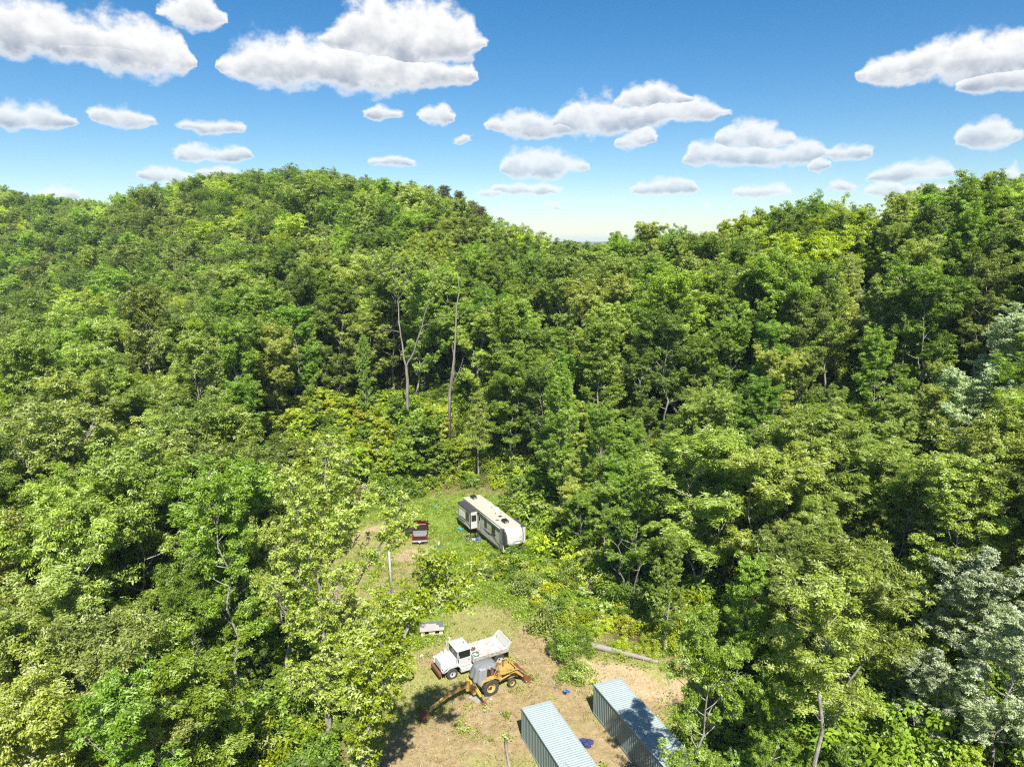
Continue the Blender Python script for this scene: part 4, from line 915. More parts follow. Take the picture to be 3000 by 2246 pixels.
# --- white dump truck
def dump_truck():
    o = empty('dump_truck', (-6.55, 55.95, 0), R(29)); b_ = lambda m_, nm, mt, p=o, **k: m_.build(nm, mt, p, **k)
    ch = b_(MB().box(.15, 6.5, -.45, -.33, .62, .82).box(.15, 6.5, .33, .45, .62, .82).box(.3, .5, -.33, .33, .64, .8).box(3.4, 3.6, -.33, .33, .64, .8).box(6.3, 6.5, -.33, .33, .64, .8).box(.9, 1.1, -.9, .9, .42, .54).box(4.4, 4.55, -.9, .9, .42, .54).box(5.55, 5.7, -.9, .9, .42, .54), 'chassis', M_dark)
    b_(MB().box(-.2, .02, -.95, .85, .50, .80), 'bumper', M_rust)
    g_ = b_(MB().hexa([(.12, -.60, .82), (.26, -.60, .82), (.26, .60, .82), (.12, .60, .82), (.12, -.58, 1.52), (.26, -.58, 1.52), (.26, .58, 1.52), (.12, .58, 1.52)]), 'grille', M_white)
    for k in range(9): b_(MB().box(.085, .122, -.46 + k * .115 - .02, -.46 + k * .115 + .02, .9, 1.45), 'grille_bar', M_lgrey, g_)
    b_(MB().hexa([(.264, -.58, .84), (1.5, -.70, .84), (1.5, .70, .84), (.264, .58, .84), (.264, -.55, 1.50), (1.5, -.68, 1.66), (1.5, .68, 1.66), (.264, .55, 1.50)]).box(.3, 1.48, -.012, .012, 1.515, 1.69), 'hood', M_white)
    for s_ in (-1, 1):
        y0, y1 = (-1.19, -.70) if s_ < 0 else (.70, 1.19)
        f_ = b_(MB().strip([(.10, .86), (.24, 1.10), (.62, 1.28), (1.36, 1.28), (1.62, 1.02), (1.78, .74)], y0, y1, .04).strip([(.26, .80), (.32, 1.09)], y0, y1, .03).prism([(.26, .9), (.62, 1.27), (1.36, 1.27), (1.5, 1.13), (1.25, 1.12), (.72, 1.10), (.45, .92)], y0 if s_ < 0 else y1 - .03, y0 + .03 if s_ < 0 else y1), 'fender', M_white)
        b_(MB().lathe([(0, -.07), (.10, -.07), (.12, -.02), (.11, .06), (0, .08)], axis='x', n=14), 'headlight', M_whitep, loc=(.16, s_ * .95, 1.24))
        b_(MB().box(1.76, 2.95, s_ * 1.05 - .19, s_ * 1.05 + .19, .50, .80), 'side_step', M_white)
        wheel(o, 1.0, s_ * 1.0, .5, .5, .30, M_lgrey, .9)
        for ax in (4.47, 5.62): wheel(o, ax, s_ * .98, .5, .5, .34, M_lgrey, 1.1)
        m_ = MB().tube([(1.6, s_ * 1.0, 1.6), (1.5, s_ * 1.30, 1.75), (1.5, s_ * 1.32, 2.25)], .015, 5); m_.box(1.47, 1.52, s_ * 1.32 - .11, s_ * 1.32 + .11, 1.85, 2.22); b_(m_, 'mirror', M_white)
    # cab
    cabm = MB().box(1.52, 2.86, -.98, .98, .86, 1.62)
    for x in (1.52, 2.78):
        for y in (-.98, .90): cabm.hexa([(x, y, 1.62), (x + .08, y, 1.62), (x + .08, y + .08, 1.62), (x, y + .08, 1.62), (x + (.08 if x < 2 else 0), y * .95, 2.36), (x + (.16 if x < 2 else .08), y * .95, 2.36), (x + (.16 if x < 2 else .08), y * .95 + .08, 2.36), (x + (.08 if x < 2 else 0), y * .95 + .08, 2.36)])
    cabm.box(1.56, 1.64, -.04, .04, 1.62, 2.36); cab = b_(cabm, 'cab', M_white)
    rf = []
    for i, x in enumerate(np.linspace(1.50, 2.92, 7)):
        for j, y in enumerate(np.linspace(-1.0, 1.0, 9)):
            u, v_ = (x - 2.21) / .71, y; rf.append((x, y, 2.37 + .13 * (1 - max(abs(u), abs(v_)) ** 3.2)))
    rfa = [(i * 9 + j, i * 9 + j + 1, i * 9 + j + 10, i * 9 + j + 9) for i in range(6) for j in range(8)]
    roof = b_(MB().add(rf, rfa).box(1.50, 2.92, -1.0, 1.0, 2.33, 2.369), 'roof', M_white, smooth=False)
    b_(MB().box(2.52, 2.62, -.06, .06, 2.5, 2.512), 'roof_vent', M_dark, roof)
    b_(MB().hexa([(1.545, -.88, 1.66), (1.555, -.88, 1.66), (1.555, .88, 1.66), (1.545, .88, 1.66), (1.615, -.84, 2.31), (1.625, -.84, 2.31), (1.625, .84, 2.31), (1.615, .84, 2.31)]), 'windshield', M_glass)
    b_(MB().box(2.80, 2.82, -.55, .55, 1.75, 2.25), 'rear_window', M_glass)
    for s_ in (-1, 1):
        d_ = b_(MB().box(1.78, 2.74, s_ * .995 - .012, s_ * .995 + .012, .9, 1.62), 'door', M_white)
        b_(MB().box(1.74, 2.74, s_ * .962 - .008, s_ * .962 + .008, 1.66, 2.28), 'side_window', M_glass, d_); b_(MB().box(2.55, 2.68, s_ * 1.02 - .012, s_ * 1.02 + .012, 1.40, 1.43), 'handle', M_dark, d_)
    b_(MB().tube([(1.72, .97, .8), (1.72, 1.10, 1.0), (1.72, 1.10, 2.55), (1.66, 1.14, 2.68)], .06, 10), 'exhaust_stack', M_white, smooth=True)
    b_(MB().lathe([(0, 0), (.15, .0), (.17, .06), (.17, .30), (.12, .40), (.05, .44), (0, .44)], axis='z', n=16), 'air_cleaner', M_white, loc=(1.25, .92, 1.3), smooth=True)
    b_(MB().lathe([(0, 0), (.12, .0), (.14, .05), (.14, .22), (.08, .30), (0, .32)], axis='z', n=16), 'air_cleaner', M_white, loc=(.88, .95, 1.3), smooth=True)
    # dump body
    bd = MB().box(3.06, 6.37, -1.08, 1.08, 1.20, 1.26)
    b_(bd, 'bed_floor', M_bed)
    for s_ in (-1, 1):
        b_(MB().hexa([(3.05, s_ * 1.084, 1.0), (6.36, s_ * 1.084, 1.0), (6.36, s_ * 1.12, 1.0), (3.05, s_ * 1.12, 1.0), (3.05, s_ * 1.14, 1.42), (6.4, s_ * 1.14, 1.42), (6.4, s_ * 1.2, 1.42), (3.05, s_ * 1.2, 1.42)]), 'bed_side', M_bed)
        b_(MB().prism([(6.1, 1.425), (6.40, 1.425), (6.72, 1.86), (6.64, 1.91)], s_ * 1.155 - .03, s_ * 1.155 + .03), 'tail_wing', M_white)
    b_(MB().box(2.99, 3.046, -1.18, 1.18, .98, 1.62), 'headboard', M_white)
    b_(MB().hexa([(6.37, -1.12, 1.0), (6.43, -1.12, 1.0), (6.43, 1.12, 1.0), (6.37, 1.12, 1.0), (6.70, -1.12, 1.84), (6.76, -1.12, 1.84), (6.76, 1.12, 1.84), (6.70, 1.12, 1.84)]).beam((6.74, -1.19, 1.86), (6.74, 1.19, 1.86), .1, .08), 'tailgate', M_white)
    b_(MB().box(3.2, 6.3, -.5, -.36, .83, .998).box(3.2, 6.3, .36, .5, .83, .998), 'hoist_frame', M_rust)
    b_(MB().box(6.5, 6.52, -1.1, -.65, .35, .95), 'mud_flap', M_black); b_(MB().box(6.5, 6.52, .65, 1.1, .35, .95), 'mud_flap', M_black)
    return tag(o, 'white army style dump truck with rusty bumper and rust-spotted open bed', 'truck'), o
truck, _ = dump_truck()
def in_frame(o, p): a = o.rotation_euler.z; return (o.location.x + p[0] * math.cos(a) - p[1] * math.sin(a), o.location.y + p[0] * math.sin(a) + p[1] * math.cos(a), o.location.z + p[2])
g = np.random.default_rng(3)
hp = [(.30 * math.cos(t) * (1 + .12 * math.sin(3 * t)), .34 * math.sin(t), .02 + t * .0055) for t in np.linspace(0, 26, 90)]
tag(MB().tube(hp, .022, 5).build('garden_hose', M_green, None, in_frame(truck, (3.50, -.55, 1.26)), R(29), smooth=True), 'coil of dark green hose lying in the dump truck bed', 'hose')
cen = np.array([[3.3 + .5 * g.random(), .2 + .65 * g.random(), 1.07 + .05 * g.random()] for _ in range(9)])
V4, var = leaves(g, cen - np.array([3.5, .5, 1.06]), [.16] * 9, 26, (.12, .07), flat=.3); V4[:, :, 2] = np.abs(V4[:, :, 2]) + .004
tag(link('leaf_litter', quad_mesh('leaf_litter', V4, M_litter, var), None, in_frame(truck, (3.5, .5, 1.26)), R(29)), 'brown dead leaves heaped behind the dump truck cab', 'leaves', kind='stuff')

# --- backhoe loader
def backhoe():
    o = empty('backhoe_loader', (-2.23, 54.05, 0), R(30.5)); b_ = lambda m_, nm, mt=M_yel, p=o, **k: m_.build(nm, mt, p, **k)
    b_(MB().box(-1.25, 3.0, -.34, .34, .52, .84), 'chassis'); b_(MB().box(2.0, 2.2, -.85, .85, .33, .47), 'front_axle', M_dark); b_(MB().box(-.12, .12, -.8, .8, .55, .8), 'rear_axle', M_dark)
    hd = b_(MB().hexa([(.95, -.42, .845), (2.85, -.38, .845), (2.85, .38, .845), (.95, .42, .845), (.95, -.40, 1.58), (2.80, -.35, 1.42), (2.80, .35, 1.42), (.95, .40, 1.58)]), 'engine_hood')
    b_(MB().box(2.855, 2.90, -.34, .34, .86, 1.38), 'grille', M_rust, hd); b_(MB().tube([(1.75, .1, 1.48), (1.75, .1, 2.02)], .05, 8), 'exhaust_pipe', M_rust, hd)
    for k in range(4): b_(MB().box(1.3 + k * .28, 1.45 + k * .28, -.417 + .012 * k, -.408 + .012 * k, 1.0, 1.3), 'side_vent', M_dark, hd)
    for s_ in (-1, 1):
        wheel(o, 0, s_ * .82, .71, .71, .46, M_yel, .9, 16); wheel(o, 2.1, s_ * .80, .40, .40, .26, M_yel, .5)
        b_(MB().strip([(-.95, 1.15), (-.72, 1.48), (.35, 1.50), (.72, 1.30), (.86, 1.02)], s_ * .78 - .27, s_ * .78 + .27, .04), 'fender')
        b_(MB().hexa([(.85, s_ * .58 - .09, .84), (1.25, s_ * .58 - .09, .84), (1.25, s_ * .58 + .09, .84), (.85, s_ * .58 + .09, .84), (.88, s_ * .58 - .09, 1.62), (1.1, s_ * .58 - .09, 1.62), (1.1, s_ * .58 + .09, 1.62), (.88, s_ * .58 + .09, 1.62)]), 'loader_tower')
        b_(MB().beam((.95, s_ * .76, 1.56), (2.55, s_ * .76, 1.30), .10, .18).beam((2.5, s_ * .76, 1.33), (3.35, s_ * .76, .50), .10, .20, .10, .14), 'loader_arm')
        b_(MB().tube([(1.05, s_ * .68, .95), (2.0, s_ * .68, 1.14)], .055, 8), 'lift_cylinder'); b_(MB().tube([(2.0, s_ * .68, 1.14), (2.55, s_ * .68, 1.25)], .03, 8), 'piston_rod', M_steel)
        b_(MB().beam((1.5, s_ * .92, 1.55), (2.65, s_ * .92, 1.62), .06, .07).beam((2.62, s_ * .92, 1.62), (3.42, s_ * .90, .82), .06, .07), 'tilt_linkage')
    b_(MB().tube([(2.55, -.98, 1.62), (2.55, .98, 1.62)], .05, 8).tube([(2.5, -.82, 1.28), (2.5, .82, 1.28)], .06, 8), 'cross_tube')
    bk = [(3.30, .90), (3.18, .60), (3.22, .22), (3.45, .05), (4.20, .03)]
    bm_ = MB().strip(bk, -1.06, 1.06, .03)
    for y in (-1.06, 1.03): bm_.prism([(3.31, .88), (3.20, .6), (3.24, .22), (3.46, .06), (4.12, .05), (3.75, .62)], y, y + .03)
    b_(bm_, 'loader_bucket', M_rust)
    # operator station
    b_(MB().box(-1.0, .9, -.52, .52, .845, .93), 'floor_plate', M_rust)
    b_(MB().box(-.35, .15, -.25, .25, 1.0, 1.12).box(-.42, -.34, -.25, .25, 1.1, 1.6).box(-.2, 0, -.1, .1, .93, 1.0), 'seat', M_black)
    b_(MB().tube([(.6, 0, .93), (.42, 0, 1.45)], .03, 6).lathe([(.19, -.015), (.21, 0), (.19, .015), (.17, 0), (.19, -.015)], (.42, 0, 1.46), 'z', 16), 'steering_wheel', M_black)
    for x in (-.85, .72):
        for y in (-.60, .52): b_(MB().box(x, x + .09, y, y + .08, .93, 2.34), 'cab_post', M_rust)
    b_(MB().box(.18, .44, -.62, -.55, 1.0, 2.2).box(.10, .52, -.63, -.54, 2.02, 2.2), 'side_post', M_rust)
    b_(MB().box(-.9, .86, -.62, .62, 2.345, 2.40), 'cab_roof', M_rust); b_(MB().box(.77, .785, -.5, .5, 1.2, 2.3), 'windscreen', M_glass)
    b_(MB().box(-.72, .16, -.572, -.56, 1.2, 2.2).box(.46, .7, -.572, -.56, 1.2, 2.3), 'side_glass', M_glass)
    b_(MB().beam((.36, -.66, 1.42), (.86, -.64, 2.25), .04, .04), 'glass_bar', M_yel); b_(MB().beam((.5, -.655, 1.5), (.84, -.64, 1.62), .03, .03), 'glass_bar')
    # backhoe
    b_(MB().box(-1.55, -1.25, -.75, .75, .45, 1.15), 'rear_frame'); b_(MB().lathe([(0, -.4), (.20, -.4), (.22, 0), (.20, .45), (0, .45)], (-1.72, 0, .95), 'z', 12), 'swing_post')
    K0, K1, K2, K3 = (-1.85, -.05, 1.0), (-3.65, -.42, .98), (-5.75, -.88, .50), (-6.15, -.97, .40)
    b_(MB().beam(K0, (-2.7, -.22, 1.16), .24, .26, .24, .34).beam((-2.65, -.21, 1.16), K1, .24, .34, .18, .22), 'boom'); b_(MB().beam((-3.35, -.36, 1.14), K2, .22, .28, .16, .18).beam((-3.2, -.33, 1.26), (-3.9, -.48, 1.06), .12, .12), 'dipper_arm')
    b_(MB().tube([(-1.9, -.05, 1.28), (-2.6, -.2, 1.38)], .05, 8), 'boom_cylinder'); b_(MB().tube([(-2.6, -.2, 1.38), (-3.2, -.33, 1.28)], .032, 8), 'piston_rod', M_steel)
    b_(MB().tube([(-3.7, -.44, 1.22), (-4.6, -.63, .96)], .045, 8), 'dipper_cylinder'); b_(MB().tube([(-4.6, -.63, .96), (-5.55, -.84, .70)], .03, 8), 'piston_rod', M_steel)
    cb_ = [(-.05, .62), (-.42, .50), (-.62, .22), (-.50, .02), (-.15, -.02)]
    b2 = MB().strip(cb_, -.33, .33, .03)
    for y in (-.33, .30): b2.prism([(-.05, .61), (-.41, .49), (-.61, .22), (-.49, .03), (-.14, .0), (.02, .3)], y, y + .03)
    for k in range(4): b2.box(-.14, .06, -.30 + k * .18, -.24 + k * .18, -.02, .02)
    b_(b2, 'digging_bucket', M_rust, loc=(-5.8, -.9, .06), rz=R(12))
    for s_ in (-1, 1):
        st = b_(MB().beam((-1.40, s_ * .62, 1.12), (-1.15, s_ * 1.30, .48), .16, .18, .14, .14), 'stabilizer'); b_(MB().beam((-1.17, s_ * 1.28, .5), (-1.05, s_ * 1.55, .12), .10, .10), 'stabilizer_leg', M_dark, st)
        b_(MB().box(-1.27, -.83, s_ * 1.58 - .22, s_ * 1.58 + .22, .012, .07), 'foot_pad', M_rust, st); b_(MB().tube([(-1.36, s_ * .66, 1.34), (-1.12, s_ * 1.2, .72)], .05, 8), 'stabilizer_cylinder', M_yel, st)
    b_(MB().tube([(-1.0, -.12, .93), (-1.2, -.14, 1.55)], .012, 5).tube([(-1.0, .12, .93), (-1.2, .14, 1.55)], .012, 5), 'control_lever', M_dark)
    return tag(o, 'rusty yellow backhoe loader with its boom stretched out and bucket on the ground', 'backhoe')
bh = backhoe()
def tarp():
    nT, nr = 72, 12; v = [(-.08, 0, 2.58)]; f = []
    for k in range(1, nr + 1):
        for i in range(nT):
            a = 2 * math.pi * i / nT; ca_, sa_ = math.cos(a), math.sin(a); m_ = (abs(ca_ / .92) ** 3.5 + abs(sa_ / .70) ** 3.5) ** (1 / 3.5); ex, ey = ca_ / m_, sa_ / m_
            deg = math.degrees(a) % 360
            drop = np.interp(deg, [0, 30, 60, 90, 150, 180, 205, 225, 243, 256, 270, 300, 318, 335, 360], [.55, .5, .75, .9, 1.0, 1.05, 1.2, 1.3, 1.2, .22, .12, .14, .45, .95, .55])
            if k <= 5: q = k / 5; x, y, z = ex * q, ey * q, 2.58 - .15 * q * q + .02 * math.sin(9 * a) * q
            else:
                q = (k - 5) / (nr - 5); flare = 1 + .34 * q * min(1, drop) + .10 * q * math.sin(13 * a + 1.3) + .04 * q * math.sin(29 * a)
                x, y, z = ex * flare, ey * flare, 2.425 - drop * q ** 1.1
            v.append((x - .08, y, z))
    for i in range(nT): f.append((0, 1 + i, 1 + (i + 1) % nT))
    for k in range(nr - 1):
        for i in range(nT):
            a_, b2 = 1 + k * nT + i, 1 + k * nT + (i + 1) % nT; f.append((a_, a_ + nT, b2 + nT, b2))
    o = link('tarp', new_mesh('tarp', v, f, [M_tarp], True), None, bh.location, bh.rotation_euler.z)
    md = o.modifiers.new('thickness', 'SOLIDIFY'); md.thickness = .012
    return tag(o, 'grey tarp draped over the cab of the yellow backhoe', 'tarp')
tarp()

# --- small things on the ground
def flat_sheet(name, pts, mat, label, cat, th=.03, wav=0):
    c0 = np.mean(pts, 0); z = Tz(*c0); mb = MB()
    nn = 6; P = [np.array(p) - c0 for p in pts]; v = []
    for i in range(nn + 1):
        for j in range(nn + 1):
            u, w_ = i / nn, j / nn; q = P[0] * (1 - u) * (1 - w_) + P[1] * u * (1 - w_) + P[2] * u * w_ + P[3] * (1 - u) * w_; v.append((q[0], q[1], th + wav * math.sin(3 * u + 2 * w_)))
    f = [(i * (nn + 1) + j, i * (nn + 1) + j + 1, (i + 1) * (nn + 1) + j + 1, (i + 1) * (nn + 1) + j) for i in range(nn) for j in range(nn)]
    o = mb.add(v, f).build(name, mat, None, (c0[0], c0[1], z)); md = o.modifiers.new('thickness', 'SOLIDIFY'); md.thickness = .02; md.offset = -1
    return tag(o, label, cat)
flat_sheet('metal_sheet', [G(1371, 2046), G(1400, 2062), G(1413, 2040), G(1391, 2025)], M_sheet, 'flat grey metal sheet lying under the backhoe boom', 'sheet', .05, .02)
flat_sheet('metal_sheet', [G(1558, 1672), G(1580, 1700), G(1586, 1697), G(1566, 1669)], M_lgrey, 'grey board lying in the weeds below the trailer nose', 'sheet', .25)
def pail(px, py, lean, label):
    x, y = G(px, py); z = Tz(x, y); o = empty('bucket', (x, y, z + .02)); o.rotation_euler = (lean, 0, random.uniform(0, 6))
    MB().lathe([(0, 0), (.13, 0), (.16, .36), (.175, .36), (.175, .33), (.15, .31), (.125, .03), (0, .03)], axis='z', n=20).build('shell', M_blue, o, smooth=True)
    MB().tube([(.17 * math.cos(t), .02, .34 + .17 * math.sin(t)) for t in np.linspace(0, math.pi, 9)], .008, 5).build('handle', M_steel, o)
    tag(o, label, 'bucket')
pail(1655, 2034, 0, 'upright blue bucket on the dirt beyond the second container'); pail(1670, 2030, 1.35, 'blue bucket tipped on its side beside the upright one')
def crumple(name, px, py, size, mat, label, cat, seed, flat=.5):
    g_ = np.random.default_rng(seed); x, y = G(px, py); bm = bmesh.new(); bmesh.ops.create_icosphere(bm, subdivisions=3, radius=1)
    ph = g_.uniform(0, 6, 6)
    for v in bm.verts:
        k = 1 + .25 * math.sin(4 * v.co.x + ph[0]) + .2 * math.sin(5 * v.co.y + ph[1]) + .15 * math.sin(9 * v.co.z + 6 * v.co.x + ph[2]); v.co = Vector((v.co.x * size[0] * k, v.co.y * size[1] * k, max(0, (v.co.z * .9 + .5)) * size[2] * k * flat))
    me = bpy.data.meshes.new(name); bm.to_mesh(me); bm.free(); me.materials.append(mat)
    return tag(link(name, me, None, (x, y, Tz(x, y) + .01), g_.uniform(0, 3)), label, cat)
crumple('cloth_heap', 1716, 2180, (.55, .38, .3), M_dblue, 'crumpled dark blue cloth between the two containers', 'cloth', 1)
crumple('plastic_bag', 1236, 1921, (.16, .12, .2), M_whitep, 'white plastic bag on the grass left of the dump truck', 'bag', 2)
crumple('plastic_bag', 1438, 2048, (.10, .07, .12), M_whitep, 'tiny white scrap beside the backhoe rear wheel', 'bag', 4)
crumple('blue_scrap', 1613, 2036, (.12, .1, .06), M_dblue, 'small dark blue scrap on the dirt nearest the loader bucket', 'scrap', 5); crumple('blue_scrap', 1633, 2032, (.16, .1, .06), M_dblue, 'flattened blue scrap beside the buckets', 'scrap', 6)
crumple('plastic_bag', 1563, 1764, (.35, .22, .35), M_whitep, 'white bag caught in the shrubs right of the clearing', 'bag', 7)
crumple('plastic_bag', 1277, 1493, (.4, .25, .3), M_teal, 'pale teal bag in the grass beyond the pickup', 'bag', 8)
def log(name, P, r0, r1, label, stubs=(), mat=None):
    x0, y0 = P[0][0], P[0][1]; z0 = Tz(x0, y0); o = empty(name, (x0, y0, z0)); pts = []
    for (x, y) in P: pts.append((x - x0, y - y0, Tz(x, y) - z0))
    k = len(pts); rad = [r0 + (r1 - r0) * i / (k - 1) for i in range(k)]; pts = [(p[0], p[1], p[2] + rad[i] * .9) for i, p in enumerate(pts)]
    # a stiff trunk spans hollows: raise the middle to the chord
    for i in range(1, k - 1):
        ch_ = pts[0][2] + (pts[-1][2] - pts[0][2]) * i / (k - 1); pts[i] = (pts[i][0], pts[i][1], max(pts[i][2], ch_))
    MB().tube(pts, rad, 12).build('trunk', mat or M_logm, o, smooth=True)
    for t, d, L_ in stubs:
        i = int(t * (k - 1)); p = Vector(pts[i]); MB().tube([p, p + Vector(d) * L_ * .5, p + Vector(d) * L_], [rad[i] * .5, rad[i] * .35, .02], 7).build('stub', mat or M_logm, o, smooth=True)
    return tag(o, label, 'log')
La, Lb = G(1712, 1890, 1.6), G(1928, 1953, 1.6)
log('fallen_log', [(La[0] + (Lb[0] - La[0]) * t, La[1] + (Lb[1] - La[1]) * t) for t in np.linspace(0, 1, 9)], .30, .15, 'long grey fallen log lying along the top of the earth bank', [(.12, (.3, .9, .5), .8), (0.0, (-.8, .1, .7), .5), (.55, (.2, -.3, .9), .4)])
log('fallen_log', [G(1481, 2172), G(1484, 2200), G(1489, 2230), G(1495, 2260)], .11, .09, 'weathered grey log at the bottom edge beside the left container')
# dog house
def dog_house():
    o = empty('dog_house', (-8.75, 62.35, Tz(-7.7, 62.8)), R(10)); W_, Dp, Hw, Hr = 2.1, 1.25, .62, 1.02
    def arch(cx): return [(cx + .2, 0), (cx + .2, .3)] + [(cx + .2 * math.cos(t), .3 + .2 * math.sin(t)) for t in np.linspace(.3, math.pi - .3, 7)] + [(cx - .2, .3), (cx - .2, 0)]
    poly = [(0, 0), (0, Hw), (W_, Hw), (W_, 0)] + arch(1.55) + arch(.55)
    MB().prism(poly, 0, .03).build('front_wall', M_wall, o); MB().box(0, W_, Dp - .03, Dp, 0, Hw).build('back_wall', M_wall, o)
    for x in (.0, W_ - .03): MB().prism([(.032, 0), (Dp - .032, 0), (Dp - .032, Hw), (Dp / 2, Hr - .04), (.032, Hw)], x + .002, x + .028, axis='x').build('gable_wall', M_wall, o)
    MB().box(1.04, 1.07, .04, Dp - .04, 0, Hw).build('divider', M_wall, o); MB().box(.04, W_ - .04, .04, Dp - .04, 0, .03).build('floor', M_wood, o)
    for s_ in (0, 1):
        a, b2 = ((-.16, Hw - .10), (Dp / 2, Hr)) if s_ == 0 else ((Dp / 2, Hr), (Dp + .16, Hw - .10))
        r_ = MB().prism([a, b2, (b2[0], b2[1] + .035), (a[0], a[1] + .035)], -.12, W_ + .12, axis='x').build('roof_board', M_ply, o)
        if s_ == 0:
            for k, (x0, x1, q0, q1) in enumerate([(-.1, .75, .86, 1.0), (.75, 1.5, .80, 1.0), (1.5, 2.22, .62, 1.0), (1.75, 2.22, .34, .62)]):
                pa = (a[0] + (b2[0] - a[0]) * q0, a[1] + (b2[1] - a[1]) * q0); pb = (a[0] + (b2[0] - a[0]) * q1, a[1] + (b2[1] - a[1]) * q1)
                MB().prism([(pa[0], pa[1] + .037), (pb[0], pb[1] + .037), (pb[0], pb[1] + .055), (pa[0], pa[1] + .06)], x0, x1 - .015, axis='x').build('shingle', M_shing, r_)
        else:
            for k in range(3): MB().prism([(a[0] + .005 + k * .24, a[1] + .036 - k * .155), (a[0] + .235 + k * .24, a[1] + .036 - k * .155 - .15), (a[0] + .235 + k * .24, a[1] + .06 - k * .155 - .15), (a[0] + .005 + k * .24, a[1] + .06 - k * .155)], -.1, W_ + .1, axis='x').build('shingle', M_shing, r_)
    return tag(o, 'old double dog house with two arched doors and bleached torn roof', 'dog house')
dog_house()
# utility pole
px_, py_ = G(1147, 1738); o = empty('utility_pole', (px_, py_, Tz(px_, py_) - .05)); o.rotation_euler = (0, R(-1.2), 0)
MB().tube([(0, 0, 0), (0, 0, 4), (0, 0, 8.3)], [.15, .135, .11], 14).build('shaft', M_pole, o, smooth=True)
MB().lathe([(.16, 0), (.16, .1), (.137, .1), (.137, 0), (.16, 0)], (0, 0, 2.6), 'z', 14).build('band', M_lgrey, o); MB().tube([(-.17, -.02, 2.68), (.17, -.02, 2.68)], .03, 6).build('bolt', M_steel, o); MB().tube([(.12, -.10, .1), (.105, -.09, 8.0)], .018, 6).build('conduit', M_lgrey, o)
tag(o, 'pale wooden utility pole standing at the left of the clearing', 'pole')
# leaning charred posts by the man
for (a_, b2, lb) in (((1032, 1598), (1044, 1566), 'thicker charred post leaning in the grass left of the man'), ((1042, 1578), (1054, 1562), 'thin charred stick leaning beside the thicker post')):
    x, y = G(*a_); x2, y2 = G(b2[0], b2[1], 1.1); z = Tz(x, y)
    tag(MB().beam((0, 0, -.05), (x2 - x, y2 - y, 1.1), .13 if 'thicker' in lb else .08, .1, .09, .07).build('post', M_char_wood, None, (x, y, z)), lb, 'post')

